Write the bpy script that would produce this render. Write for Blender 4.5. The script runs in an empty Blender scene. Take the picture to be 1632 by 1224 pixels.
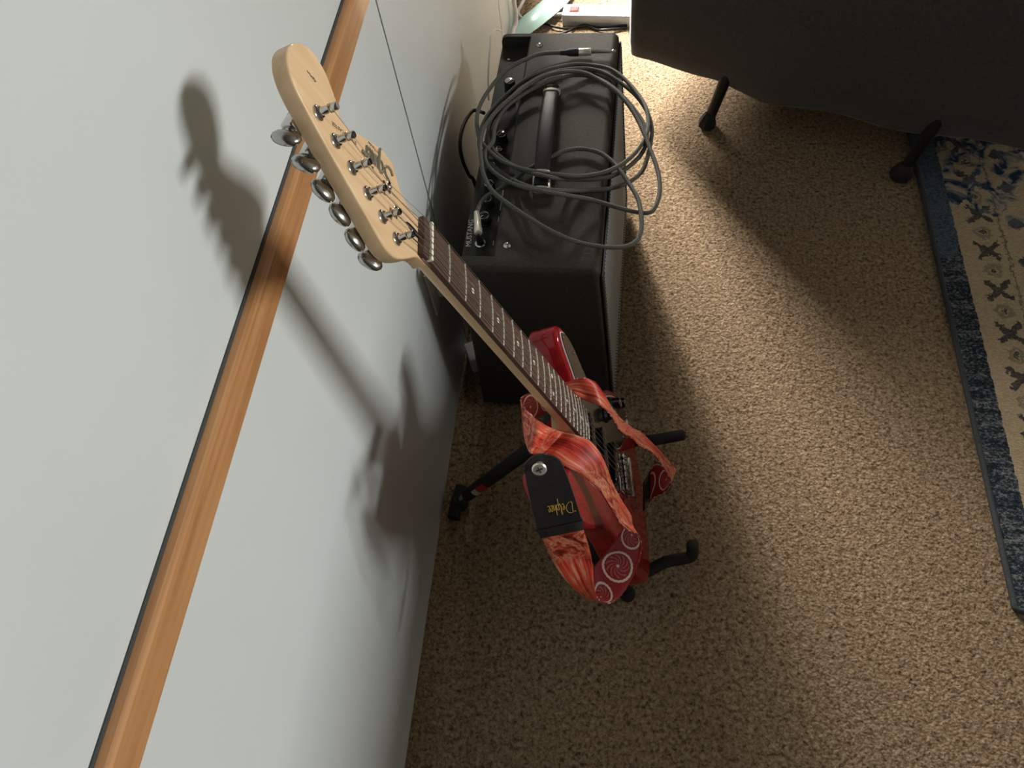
import bpy, bmesh, math, random
import numpy as np
from mathutils import Vector, Matrix

random.seed(7)
S = bpy.context.scene
C = S.collection

# ------------------------------------------------------------------ camera
H = 1.41                                   # camera height above the carpet (m)
FPX, CX, CY = 1226.0, 816.0, 612.0         # focal length / principal point for 1632x1224
R = np.array([[0.9908369818600815, 0.03223079374361231, -0.13116116541515313],
              [0.0935563810449302, -0.8641867438762303, 0.49439708259088117],
              [-0.09741293006670247, -0.5021378771246553, -0.8592835814866733]])
cam_d = bpy.data.cameras.new('camera'); cam = bpy.data.objects.new('camera', cam_d); C.objects.link(cam)
cam_d.sensor_fit = 'HORIZONTAL'; cam_d.sensor_width = 36.0; cam_d.lens = FPX / 1632 * 36
cam_d.clip_start = 0.02; cam_d.clip_end = 50
m = Matrix.Identity(4)
for i in range(3):
    m[i][0] = R[i][0]; m[i][1] = -R[i][1]; m[i][2] = -R[i][2]
m[2][3] = H
cam.matrix_world = m
S.camera = cam

# ------------------------------------------------------------------ world, lights, exposure
S.view_settings.view_transform = 'Standard'; S.view_settings.look = 'None'
S.view_settings.gamma = 1.0; S.view_settings.use_curve_mapping = False
S.view_settings.exposure = 0.0
S.cycles.use_denoising = True
W = bpy.data.worlds.new('world'); S.world = W; W.use_nodes = True
W.node_tree.nodes['Background'].inputs[0].default_value = (0.55, 0.66, 0.8, 1)
W.node_tree.nodes['Background'].inputs[1].default_value = 0.6

def area(name, loc, target, sx, sy, power, col):
    l = bpy.data.lights.new(name, 'AREA'); l.shape = 'RECTANGLE'; l.size = sx; l.size_y = sy
    l.energy = power; l.color = col
    o = bpy.data.objects.new(name, l); C.objects.link(o); o.location = loc
    o.rotation_euler = (Vector(target) - Vector(loc)).to_track_quat('-Z', 'Y').to_euler()
    return o
RX, RYF, RYB, RZ = 2.5, 3.60, -1.7, 2.5    # room: right wall x, far wall y, back wall y, ceiling
WX = -0.329                                # long pale wall on the left
WIN_R = (-0.30, 0.92, 1.42, 2.25)           # opening in the right wall: y0, y1, z0, z1
DOOR_L = (2.18, 2.94, 0.34, 1.30)          # window in the left wall beyond the amplifier: y0, y1, z0, z1
area('daylight_right_window', (RX + 3.8, 0.62, 2.90), (-0.33, 0.55, 0.9), 1.75, 0.62, 350, (1.0, 0.995, 0.955))
area('daylight_left_window', (WX - 0.36, 2.84, 0.92), (0.65, 1.3, 0.0), 0.80, 1.0, 560, (1.0, 0.93, 0.83))

# ------------------------------------------------------------------ pixel helpers
O = np.array([0, 0, H])
def ray(u, v): return R @ np.array([(u - CX) / FPX, (v - CY) / FPX, 1.0])
def onz(u, v, z=0.0): r = ray(u, v); return O + r * ((z - H) / r[2])
def onx(u, v, x=WX): r = ray(u, v); return O + r * (x / r[0])
def dep(u, v, d): return O + ray(u, v) * d          # point at depth d along the viewing axis
Rg = np.array([[0.39267700802315375, -0.041691982156966206, 0.9187309432003512],
               [0.41056217753344615, -0.8859565945318897, -0.21568405361651347],
               [0.8229480334437764, 0.4618903454601311, -0.33077763379911507]])
tg = np.array([-0.07296355838411549, -0.12826375008087806, 0.6928661654403967])
def gw(u, v, w=0.0): return R @ (Rg @ np.array([u, v, w]) + tg) + O      # guitar frame -> world
def gl(u, v, w=0.0):                                                    # pixel -> guitar frame at height w
    d = np.array([(u - CX) / FPX, (v - CY) / FPX, 1.0]); a = Rg.T @ d; b = Rg.T @ tg
    return (w + b[2]) / a[2] * a - b

# ------------------------------------------------------------------ materials
def nodes(name):
    mt = bpy.data.materials.new(name); mt.use_nodes = True
    return mt, mt.node_tree, mt.node_tree.nodes['Principled BSDF']
def N(t, kind, **kw):
    n = t.nodes.new(kind)
    for k, v in kw.items():
        if k.startswith('i_'):
            key = k[2:]; key = int(key) if key.isdigit() else key
            n.inputs[key].default_value = v
        else: setattr(n, k, v)
    return n
def ramp(t, fac, stops, interp='LINEAR'):
    r = t.nodes.new('ShaderNodeValToRGB'); r.color_ramp.interpolation = interp
    e = r.color_ramp.elements
    while len(e) < len(stops): e.new(0.5)
    for k, (p, c) in enumerate(stops):
        e[k].position = p; e[k].color = (*c, 1) if len(c) == 3 else c
    t.links.new(fac, r.inputs[0]); return r.outputs[0]
def math_(t, op, a, b=None, c=None):
    n = t.nodes.new('ShaderNodeMath'); n.operation = op
    for k, x in enumerate((a, b, c)):
        if x is None: continue
        if isinstance(x, (int, float)): n.inputs[k].default_value = x
        else: t.links.new(x, n.inputs[k])
    return n.outputs[0]
def mix(t, fac, a, b):
    n = t.nodes.new('ShaderNodeMix'); n.data_type = 'RGBA'
    for k, x in ((0, fac), (6, a), (7, b)):
        if isinstance(x, (int, float)): n.inputs[k].default_value = x
        elif isinstance(x, tuple): n.inputs[k].default_value = (*x, 1) if len(x) == 3 else x
        else: t.links.new(x, n.inputs[k])
    return n.outputs[2]
def coords(t, scale=(1, 1, 1), kind='Object', rot=(0, 0, 0)):
    tc = t.nodes.new('ShaderNodeTexCoord'); mp = t.nodes.new('ShaderNodeMapping')
    mp.inputs['Scale'].default_value = scale; mp.inputs['Rotation'].default_value = rot
    t.links.new(tc.outputs[kind], mp.inputs[0]); return mp.outputs[0]
def noise(t, vec, scale, detail=3, rough=0.55, dist=0.0):
    n = N(t, 'ShaderNodeTexNoise', i_Scale=scale, i_Detail=detail, i_Roughness=rough, i_Distortion=dist)
    t.links.new(vec, n.inputs['Vector']); return n.outputs['Fac']
def bump(t, bs, height, strength=0.3, dist=0.002):
    b = N(t, 'ShaderNodeBump', i_Strength=strength, i_Distance=dist)
    t.links.new(height, b.inputs['Height']); t.links.new(b.outputs[0], bs.inputs['Normal'])
def simple(name, col, rough=0.5, metal=0.0, coat=0.0, var=0.0, vscale=40, bscale=0, bstr=0.2, bdist=0.0006, spec=0.5):
    mt, t, b = nodes(name)
    b.inputs['Roughness'].default_value = rough; b.inputs['Metallic'].default_value = metal
    b.inputs['Coat Weight'].default_value = coat; b.inputs['Coat Roughness'].default_value = 0.06
    b.inputs['Specular IOR Level'].default_value = spec
    v = coords(t)
    lo = tuple(max(0, c * (1 - var)) for c in col); hi = tuple(min(1, c * (1 + var)) for c in col)
    t.links.new(ramp(t, noise(t, v, vscale), [(0.3, lo), (0.7, hi)]), b.inputs['Base Color'])
    if bscale: bump(t, b, noise(t, v, bscale, 2), bstr, bdist)
    return mt

M = {}
M['wall'] = simple('wall_paint', (0.58, 0.625, 0.62), 0.55, var=0.03, vscale=3, bscale=180, bstr=0.12, bdist=0.0006)
M['room'] = simple('room_paint', (0.17, 0.16, 0.145), 0.8, var=0.03)
M['ceil'] = simple('ceiling_paint', (0.27, 0.265, 0.25), 0.9, var=0.02)  # unseen ceiling, colour kept dark to hold down bounced light
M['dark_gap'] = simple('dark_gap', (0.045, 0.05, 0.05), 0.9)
M['white_trim'] = simple('white_trim', (0.75, 0.75, 0.73), 0.5, var=0.02)
M['black'] = simple('black_plastic', (0.012, 0.012, 0.013), 0.45, var=0.2, spec=0.3)
M['black_gloss'] = simple('black_gloss', (0.008, 0.008, 0.009), 0.18, var=0.1)
M['rubber'] = simple('black_rubber', (0.010, 0.010, 0.011), 0.7, var=0.2, bscale=300, bstr=0.1)
M['chrome'] = simple('chrome', (0.60, 0.59, 0.575), 0.14, 1.0, var=0.05)
M['chrome_dark'] = simple('muted_chrome', (0.44, 0.435, 0.43), 0.2, 1.0, var=0.08)  # chrome darkened in colour to mute the wall's reflection in the tuner buttons
M['nickel'] = simple('satin_nickel', (0.80, 0.75, 0.66), 0.33, 0.75, var=0.04)
M['steel'] = simple('string_steel', (0.55, 0.53, 0.50), 0.3, 1.0)
M['fret'] = simple('fret_wire', (0.86, 0.83, 0.76), 0.32, 0.85)
M['nut'] = simple('nut_bone', (0.80, 0.74, 0.60), 0.4)
M['white_pl'] = simple('white_plastic', (0.78, 0.79, 0.78), 0.4, var=0.02)
M['print_white'] = simple('panel_print', (0.55, 0.55, 0.52), 0.6)
M['logo'] = simple('logo_ink', (0.16, 0.14, 0.10), 0.4)
M['gold'] = simple('gold_print', (0.55, 0.34, 0.06), 0.45)
M['red'] = None

# carpet
mt, t, b = nodes('loop_pile_carpet'); v = coords(t)
vo = N(t, 'ShaderNodeTexVoronoi', i_Scale=190.0, i_Randomness=1.0); t.links.new(v, vo.inputs['Vector'])
n1 = noise(t, v, 150, 5, 0.72, 0.4); n2 = noise(t, v, 5, 2); n3 = noise(t, v, 85, 3, 0.6)
nn_ = math_(t, 'ADD', math_(t, 'MULTIPLY', n1, 0.7), math_(t, 'MULTIPLY', n3, 0.3))
base = ramp(t, nn_, [(0.37, (0.030, 0.017, 0.009)), (0.435, (0.16, 0.105, 0.060)), (0.51, (0.30, 0.215, 0.132)), (0.66, (0.52, 0.41, 0.28))])
base2 = mix(t, math_(t, 'MULTIPLY', n2, 0.3), base, (0.25, 0.17, 0.10))
t.links.new(base2, b.inputs['Base Color']); b.inputs['Roughness'].default_value = 0.95
b.inputs['Specular IOR Level'].default_value = 0.1
b.inputs['Sheen Weight'].default_value = 0.1
hh = math_(t, 'ADD', math_(t, 'MULTIPLY', nn_, 1.4), math_(t, 'MULTIPLY', vo.outputs['Distance'], -0.6))
bump(t, b, hh, 0.75, 0.005)
M['carpet'] = mt

# varnished oak rail
mt, t, b = nodes('oak_rail'); v = coords(t, (30, 1.2, 30))
g = noise(t, v, 3.0, 5, 0.6, 0.4); v2 = coords(t, (180, 6, 180)); g2 = noise(t, v2, 2.0, 2)
cc = ramp(t, g, [(0.3, (0.36, 0.165, 0.06)), (0.55, (0.50, 0.255, 0.105)), (0.75, (0.58, 0.32, 0.15))])
t.links.new(mix(t, math_(t, 'MULTIPLY', g2, 0.35), cc, (0.34, 0.15, 0.055)), b.inputs['Base Color'])
b.inputs['Roughness'].default_value = 0.38; b.inputs['Coat Weight'].default_value = 0.25
M['oak'] = mt
# maple
mt, t, b = nodes('maple_neck'); v = coords(t, (6, 60, 60)); g = noise(t, v, 2.0, 4, 0.5, 0.3)
t.links.new(ramp(t, g, [(0.3, (0.66, 0.44, 0.24)), (0.7, (0.76, 0.54, 0.32))]), b.inputs['Base Color'])
b.inputs['Roughness'].default_value = 0.42; b.inputs['Coat Weight'].default_value = 0.15
M['maple'] = mt
# laurel fingerboard
mt, t, b = nodes('rosewood'); v = coords(t, (10, 240, 200)); g = noise(t, v, 2.0, 4, 0.6, 0.2)
t.links.new(ramp(t, g, [(0.3, (0.045, 0.024, 0.017)), (0.7, (0.115, 0.065, 0.045))]), b.inputs['Base Color'])
b.inputs['Roughness'].default_value = 0.55
M['rosewood'] = mt
# red body
mt, t, b = nodes('candy_red_lacquer'); v = coords(t, (8, 40, 20)); g = noise(t, v, 2.0, 3, 0.5, 0.6)
t.links.new(ramp(t, g, [(0.3, (0.20, 0.001, 0.005)), (0.7, (0.32, 0.003, 0.009))]), b.inputs['Base Color'])
b.inputs['Roughness'].default_value = 0.6; b.inputs['Specular IOR Level'].default_value = 0.1; b.inputs['Coat Weight'].default_value = 0.8; b.inputs['Coat Roughness'].default_value = 0.04
M['red'] = mt
# tolex, amp panel, grille
M['tolex'] = simple('black_tolex', (0.034, 0.031, 0.023), 0.6, var=0.25, vscale=200, bscale=700, bstr=0.5, bdist=0.001, spec=0.25)
M['panel'] = simple('control_panel', (0.022, 0.022, 0.020), 0.55, var=0.1, spec=0.2)
mt, t, b = nodes('silver_grille_cloth'); v = coords(t, (1, 1, 1), rot=(0.7, 0, 0))
wv = N(t, 'ShaderNodeTexWave', i_Scale=55.0, i_Distortion=0.0); wv.bands_direction = 'Y'; t.links.new(v, wv.inputs['Vector'])
t.links.new(ramp(t, wv.outputs['Fac'], [(0.25, (0.045, 0.05, 0.052)), (0.6, (0.34, 0.36, 0.36))]), b.inputs['Base Color'])
b.inputs['Roughness'].default_value = 0.6; bump(t, b, wv.outputs['Fac'], 0.6, 0.001)
M['grille'] = mt
# braided cable
mt, t, b = nodes('braided_tweed_cable'); v = coords(t, (1, 1, 1), 'UV')
wv = N(t, 'ShaderNodeTexWave', i_Scale=1.0); wv.bands_direction = 'DIAGONAL'; t.links.new(v, wv.inputs['Vector'])
t.links.new(ramp(t, wv.outputs['Fac'], [(0.38, (0.012, 0.013, 0.012)), (0.62, (0.15, 0.15, 0.13))]), b.inputs['Base Color'])
b.inputs['Roughness'].default_value = 0.75
M['braid'] = mt
# strap faces
mt, t, b = nodes('strap_fire_print')
g = noise(t, coords(t, (9, 7.0, 1), 'UV'), 1.0, 5, 0.6, 0.9); gb = noise(t, coords(t, (16, 1.3, 1), 'UV'), 1.0, 2, 0.5, 0.6)
gg = noise(t, coords(t, (26, 1.9, 1), 'UV'), 1.0, 5, 0.6, 2.2)
st_ = math_(t, 'ADD', math_(t, 'MULTIPLY', g, 0.62), math_(t, 'MULTIPLY', gb, 0.38))
c1 = ramp(t, st_, [(0.33, (0.10, 0.006, 0.006)), (0.42, (0.42, 0.022, 0.016)), (0.49, (0.72, 0.075, 0.03)), (0.545, (0.70, 0.13, 0.085)), (0.60, (0.80, 0.37, 0.22)), (0.66, (0.85, 0.36, 0.05))])
c2 = ramp(t, gg, [(0.34, (0.08, 0.008, 0.006)), (0.43, (0.40, 0.035, 0.018)), (0.50, (0.56, 0.11, 0.05)), (0.55, (0.70, 0.31, 0.19)), (0.60, (0.45, 0.03, 0.02)), (0.68, (0.78, 0.34, 0.03))])
sel = noise(t, coords(t, (11, 0.3, 1), 'UV'), 1.0, 1)
t.links.new(mix(t, ramp(t, sel, [(0.44, (0, 0, 0)), (0.56, (1, 1, 1))]), c1, c2), b.inputs['Base Color'])
b.inputs['Roughness'].default_value = 0.45
M['strap_front'] = mt
mt, t, b = nodes('strap_crimson_ring_print')
tc = t.nodes.new('ShaderNodeTexCoord'); sp = t.nodes.new('ShaderNodeSeparateXYZ'); t.links.new(tc.outputs['UV'], sp.inputs[0])
PER = 0.052
phase = t.nodes.new('ShaderNodeValue')      # where along the strap the first medallion sits
fx = math_(t, 'MULTIPLY', math_(t, 'SUBTRACT', math_(t, 'FRACT', math_(t, 'ADD', math_(t, 'DIVIDE', math_(t, 'SUBTRACT', sp.outputs[0], phase.outputs[0]), PER), 0.5)), 0.5), PER)
fy = math_(t, 'MULTIPLY', math_(t, 'SUBTRACT', sp.outputs[1], 0.5), 0.05)
rr = math_(t, 'SQRT', math_(t, 'ADD', math_(t, 'MULTIPLY', fx, fx), math_(t, 'MULTIPLY', fy, fy)))
an = math_(t, 'ARCTAN2', fy, fx)
ring_r = math_(t, 'ADD', 0.0205, math_(t, 'MULTIPLY', math_(t, 'SINE', math_(t, 'MULTIPLY', an, 23.0)), 0.00022))
ring = math_(t, 'LESS_THAN', math_(t, 'ABSOLUTE', math_(t, 'SUBTRACT', rr, ring_r)), 0.0016)
dot = math_(t, 'LESS_THAN', rr, 0.0021)
cv = t.nodes.new('ShaderNodeCombineXYZ'); t.links.new(fx, cv.inputs[0]); t.links.new(fy, cv.inputs[1])
sw = math_(t, 'SINE', math_(t, 'ADD', math_(t, 'MULTIPLY', an, 10.0), math_(t, 'MULTIPLY', rr, 900.0)))
sn = noise(t, cv.outputs[0], 420, 3, 0.6, 1.0)
swm = math_(t, 'MULTIPLY', math_(t, 'GREATER_THAN', math_(t, 'ADD', sw, math_(t, 'MULTIPLY', math_(t, 'SUBTRACT', sn, 0.5), 4.0)), 0.45), math_(t, 'LESS_THAN', rr, 0.0165))
cb = mix(t, math_(t, 'MULTIPLY', swm, 0.55), (0.30, 0.010, 0.016), (0.62, 0.22, 0.20))
cb = mix(t, math_(t, 'MAXIMUM', ring, dot), cb, (0.80, 0.62, 0.56))
t.links.new(cb, b.inputs['Base Color']); b.inputs['Roughness'].default_value = 0.5
M['strap_back'] = mt
M['leather'] = simple('black_leather', (0.016, 0.015, 0.015), 0.5, var=0.2, vscale=90, bscale=500, bstr=0.2)
# sofa cloth
mt, t, b = nodes('charcoal_upholstery'); v = coords(t)
w1 = noise(t, coords(t, (900, 900, 160)), 1.0, 2); w2 = noise(t, coords(t, (160, 160, 900)), 1.0, 2); w3 = noise(t, v, 4, 2)
ww = math_(t, 'ADD', math_(t, 'MULTIPLY', w1, 0.5), math_(t, 'MULTIPLY', w2, 0.5))
t.links.new(mix(t, math_(t, 'MULTIPLY', w3, 0.5), ramp(t, ww, [(0.35, (0.030, 0.028, 0.027)), (0.65, (0.085, 0.080, 0.078))]), (0.050, 0.040, 0.037)), b.inputs['Base Color'])
b.inputs['Roughness'].default_value = 0.95; b.inputs['Sheen Weight'].default_value = 0.3; bump(t, b, ww, 0.4, 0.001)
M['sofa'] = mt
# rug
mt, t, b = nodes('distressed_oriental_rug'); v = coords(t)
sp = t.nodes.new('ShaderNodeSeparateXYZ'); t.links.new(v, sp.inputs[0])
nz = noise(t, v, 75, 3, 0.7); nzb = noise(t, v, 62, 3, 0.7, 0.5)
x = math_(t, 'ADD', sp.outputs[0], math_(t, 'MULTIPLY', math_(t, 'SUBTRACT', nz, 0.5), 0.034))
y = math_(t, 'ADD', sp.outputs[1], math_(t, 'MULTIPLY', math_(t, 'SUBTRACT', nzb, 0.5), 0.036))
fine = noise(t, coords(t, (1, 1.7, 1)), 170, 4, 0.7); mid = noise(t, v, 26, 3, 0.6, 0.6); big = noise(t, v, 5.0, 2); strk = noise(t, coords(t, (10, 60, 1)), 1.0, 2)
beige = mix(t, ramp(t, fine, [(0.35, (0, 0, 0)), (0.65, (1, 1, 1))]), (0.42, 0.32, 0.20), (0.60, 0.49, 0.34))
navy = ramp(t, math_(t, 'ADD', math_(t, 'MULTIPLY', fine, 0.72), math_(t, 'MULTIPLY', strk, 0.28)), [(0.40, (0.012, 0.016, 0.022)), (0.50, (0.035, 0.048, 0.065)), (0.62, (0.26, 0.27, 0.27))])
fieldc = ramp(t, mid, [(0.36, (0.06, 0.075, 0.10)), (0.44, (0.25, 0.23, 0.20)), (0.52, (0.50, 0.44, 0.34)), (0.68, (0.62, 0.57, 0.48))])
blue = ramp(t, mid, [(0.38, (0.025, 0.045, 0.08)), (0.5, (0.14, 0.19, 0.25)), (0.6, (0.52, 0.53, 0.50))])
# X motifs and rosettes along the guard band
def cell(off): return math_(t, 'MULTIPLY', math_(t, 'SUBTRACT', math_(t, 'FRACT', math_(t, 'ADD', math_(t, 'DIVIDE', y, 0.108), off)), 0.5), 0.108)
dx = math_(t, 'SUBTRACT', x, 0.112); cy = cell(0.18); adx = math_(t, 'ABSOLUTE', dx); ady = math_(t, 'ABSOLUTE', cy)
xm = math_(t, 'MULTIPLY', math_(t, 'LESS_THAN', math_(t, 'ABSOLUTE', math_(t, 'SUBTRACT', adx, math_(t, 'MULTIPLY', ady, 1.0))), 0.0095), math_(t, 'LESS_THAN', math_(t, 'MAXIMUM', adx, ady), 0.026))
cy2 = cell(0.68); r2 = math_(t, 'SQRT', math_(t, 'ADD', math_(t, 'MULTIPLY', dx, dx), math_(t, 'MULTIPLY', cy2, cy2)))
ro = math_(t, 'MULTIPLY', math_(t, 'LESS_THAN', math_(t, 'ABSOLUTE', math_(t, 'SUBTRACT', r2, 0.014)), 0.004), 0.45)
ro2 = math_(t, 'LESS_THAN', math_(t, 'ABSOLUTE', math_(t, 'SUBTRACT', r2, 0.004)), 0.0025)
dk = math_(t, 'MULTIPLY', math_(t, 'MAXIMUM', math_(t, 'MAXIMUM', xm, ro2), ro), ramp(t, fine, [(0.30, (1, 1, 1)), (0.72, (0.72, 0.72, 0.72))]))
ln = math_(t, 'MULTIPLY', math_(t, 'LESS_THAN', math_(t, 'ABSOLUTE', math_(t, 'SUBTRACT', x, 0.150)), 0.0022), 0.6)
# second row of small motifs
dx3 = math_(t, 'ABSOLUTE', math_(t, 'SUBTRACT', x, 0.185)); r3 = math_(t, 'ADD', dx3, math_(t, 'ABSOLUTE', cell(0.45)))
d3 = math_(t, 'MULTIPLY', math_(t, 'LESS_THAN', r3, 0.020), math_(t, 'GREATER_THAN', mid, 0.44))
band = mix(t, math_(t, 'MAXIMUM', dk, ln), beige, (0.032, 0.038, 0.046))
fld = mix(t, math_(t, 'GREATER_THAN', x, 0.235), band, fieldc)
fld = mix(t, math_(t, 'MULTIPLY', d3, 0.9), fld, (0.035, 0.045, 0.06))
# worn blue bloom near the far end of the rug
far = math_(t, 'MULTIPLY', math_(t, 'GREATER_THAN', math_(t, 'ADD', y, math_(t, 'MULTIPLY', math_(t, 'SUBTRACT', big, 0.5), 0.5)), 0.90), ramp(t, mid, [(0.42, (1, 1, 1)), (0.56, (0, 0, 0))]))
fld = mix(t, far, fld, blue)
xe = math_(t, 'ADD', sp.outputs[0], math_(t, 'MULTIPLY', math_(t, 'SUBTRACT', nz, 0.5), 0.010))
allc = mix(t, math_(t, 'LESS_THAN', xe, 0.056), fld, navy)
navy2 = mix(t, ramp(t, fine, [(0.35, (0, 0, 0)), (0.7, (1, 1, 1))]), (0.025, 0.045, 0.075), (0.17, 0.22, 0.27))
allc = mix(t, math_(t, 'MULTIPLY', math_(t, 'LESS_THAN', xe, 0.056), math_(t, 'GREATER_THAN', math_(t, 'ADD', y, math_(t, 'MULTIPLY', big, 0.3)), 0.95)), allc, navy2)
t.links.new(allc, b.inputs['Base Color']); b.inputs['Roughness'].default_value = 0.95; b.inputs['Specular IOR Level'].default_value = 0.1
bump(t, b, fine, 0.8, 0.004)
M['rug'] = mt
M['binding'] = simple('rug_binding', (0.040, 0.047, 0.055), 0.8, var=0.25, vscale=250)

# ------------------------------------------------------------------ mesh helpers
def tag(o, label=None, cat=None, group=None, kind=None):
    if label: o['label'] = label
    if cat: o['category'] = cat
    if group: o['group'] = group
    if kind: o['kind'] = kind
    return o
def link(name, me, mat, parent=None, smooth=False, angle=None):
    o = bpy.data.objects.new(name, me); C.objects.link(o)
    for k in (mat if isinstance(mat, (list, tuple)) else [mat]): me.materials.append(M[k] if isinstance(k, str) else k)
    if smooth:
        for p in me.polygons: p.use_smooth = True
        if angle is not None: me.set_sharp_from_angle(angle=math.radians(angle))
    if parent: o.parent = parent
    return o
def ob(name, bm, mat, parent=None, smooth=False, angle=35):
    bmesh.ops.recalc_face_normals(bm, faces=bm.faces[:])
    me = bpy.data.meshes.new(name); bm.to_mesh(me); bm.free()
    return link(name, me, mat, parent, smooth, angle)
def empty(name, loc=(0, 0, 0), mw=None):
    o = bpy.data.objects.new(name, None); C.objects.link(o); o.empty_display_size = 0.05
    if mw is not None: o.matrix_world = mw
    else: o.location = loc
    return o
def V(p): return Vector([float(q) for q in p])
def box(bm, lo, hi, bev=0.0, seg=2, mat=None):
    lo = V(lo); hi = V(hi)
    M4 = Matrix.Translation((lo + hi) / 2) @ Matrix.Diagonal((*(hi - lo), 1))
    if mat is not None: M4 = mat @ M4
    r = bmesh.ops.create_cube(bm, size=1.0, matrix=M4)
    if bev > 0:
        es = set(e for v_ in r['verts'] for e in v_.link_edges)
        bmesh.ops.bevel(bm, geom=list(es), offset=bev, segments=seg, profile=0.5, affect='EDGES')
def boxo(name, lo, hi, mat, parent=None, bev=0.0, seg=2, mw=None):
    bm = bmesh.new(); box(bm, lo, hi, bev, seg, mw); return ob(name, bm, mat, parent, bev > 0, 40)
def frame(z, up=Vector((0, 0, 1))):
    z = V(z).normalized()
    if abs(z.dot(up)) > 0.98: up = Vector((1, 0, 0))
    x_ = up.cross(z).normalized(); y_ = z.cross(x_)
    return x_, y_, z
def lathe(bm, base, axis, prof, seg=16):
    """prof: list of (radius, distance along axis)"""
    base = V(base); x_, y_, z_ = frame(axis); rings = []
    for r, h in prof:
        if r < 1e-7: rings.append([bm.verts.new(base + z_ * h)])
        else: rings.append([bm.verts.new(base + z_ * h + (x_ * math.cos(2 * math.pi * k / seg) + y_ * math.sin(2 * math.pi * k / seg)) * r) for k in range(seg)])
    for a, b_ in zip(rings, rings[1:]):
        for k in range(seg):
            k2 = (k + 1) % seg
            if len(a) == 1 and len(b_) == 1: continue
            if len(a) == 1: bm.faces.new((a[0], b_[k], b_[k2]))
            elif len(b_) == 1: bm.faces.new((a[k], b_[0], a[k2]))
            else: bm.faces.new((a[k], b_[k], b_[k2], a[k2]))
    for rg in (rings[0], rings[-1]):
        if len(rg) > 2: bm.faces.new(rg)
def latheo(name, base, axis, prof, mat, parent=None, seg=16, angle=40):
    bm = bmesh.new(); lathe(bm, base, axis, prof, seg); return ob(name, bm, mat, parent, True, angle)
def catmull(pts, sub=6, closed=False):
    P = [np.array(p, float) for p in pts]; n = len(P); out = []
    rng = range(n if closed else n - 1)
    for i in rng:
        if closed: a, b_, c_, d_ = P[(i - 1) % n], P[i], P[(i + 1) % n], P[(i + 2) % n]
        else: a, b_, c_, d_ = P[max(i - 1, 0)], P[i], P[i + 1], P[min(i + 2, n - 1)]
        for k in range(sub):
            s = k / sub
            out.append(0.5 * ((2 * b_) + (-a + c_) * s + (2 * a - 5 * b_ + 4 * c_ - d_) * s * s + (-a + 3 * b_ - 3 * c_ + d_) * s ** 3))
    if not closed: out.append(P[-1])
    return out
def tube(bm, pts, rad, seg=8, uv=False, uvs=(1.0, 1.0)):
    pts = [V(p) for p in pts]; n = len(pts)
    rad = rad if isinstance(rad, (list, tuple)) else [rad] * n
    rings = []; prev = None; L = 0.0; Ls = []
    for i in range(n):
        tng = (pts[min(i + 1, n - 1)] - pts[max(i - 1, 0)])
        tng = tng.normalized() if tng.length > 1e-9 else Vector((0, 0, 1))
        if prev is None: x_, y_, _ = frame(tng)
        else:
            x_ = prev - tng * prev.dot(tng)
            x_ = x_.normalized() if x_.length > 1e-6 else frame(tng)[0]
            y_ = tng.cross(x_)
        prev = x_
        if i: L += (pts[i] - pts[i - 1]).length
        Ls.append(L)
        rings.append([bm.verts.new(pts[i] + (x_ * math.cos(2 * math.pi * k / seg) + y_ * math.sin(2 * math.pi * k / seg)) * rad[i]) for k in range(seg)])
    lay = bm.loops.layers.uv.verify() if uv else None
    for i in range(n - 1):
        for k in range(seg):
            k2 = (k + 1) % seg
            f = bm.faces.new((rings[i][k], rings[i][k2], rings[i + 1][k2], rings[i + 1][k]))
            if uv:
                for lp, (l_, c_) in zip(f.loops, ((Ls[i], k), (Ls[i], k + 1), (Ls[i + 1], k + 1), (Ls[i + 1], k))):
                    lp[lay].uv = (l_ * uvs[0], c_ / seg * uvs[1])
    bm.faces.new(rings[0][::-1]); bm.faces.new(rings[-1])
def tubeo(name, pts, rad, mat, parent=None, seg=8, uv=False, uvs=(1, 1)):
    bm = bmesh.new(); tube(bm, pts, rad, seg, uv, uvs); return ob(name, bm, mat, parent, True, 60)
def offset(outline, d):
    n = len(outline); out = []
    for i in range(n):
        a = np.array(outline[i - 1][:2], float); p = np.array(outline[i][:2], float); c_ = np.array(outline[(i + 1) % n][:2], float)
        e1 = p - a; e2 = c_ - p
        e1 = e1 / (np.linalg.norm(e1) + 1e-12); e2 = e2 / (np.linalg.norm(e2) + 1e-12)
        nn = np.array([-(e1[1] + e2[1]), e1[0] + e2[0]]); nn /= (np.linalg.norm(nn) + 1e-12)
        out.append(p + nn * d)
    return out
def area2(o): return sum(o[i - 1][0] * o[i][1] - o[i][0] * o[i - 1][1] for i in range(len(o)))
def slab(bm, outline, prof, place=lambda a, b_, c_: (a, b_, c_)):
    """prof: list of (inset, height); outline in the slab's plane"""
    if area2(outline) < 0: outline = outline[::-1]
    rings = [[bm.verts.new(V(place(p[0], p[1], z))) for p in (offset(outline, ins) if ins else outline)] for ins, z in prof]
    n = len(outline)
    for a, b_ in zip(rings, rings[1:]):
        for k in range(n):
            k2 = (k + 1) % n; bm.faces.new((a[k], a[k2], b_[k2], b_[k]))
    bm.faces.new(rings[0][::-1]); bm.faces.new(rings[-1])
def rnd(r, z0, z1, seg=4):
    """rounded slab profile from z0 (bottom) to z1 (top)"""
    p = []
    for k in range(seg + 1):
        a = math.pi / 2 * k / seg; p.append((r * (1 - math.sin(a)), z0 + r * (1 - math.cos(a))))
    for k in range(seg + 1):
        a = math.pi / 2 * k / seg; p.append((r * (1 - math.cos(a)), z1 - r * (1 - math.sin(a))))
    return p
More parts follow.
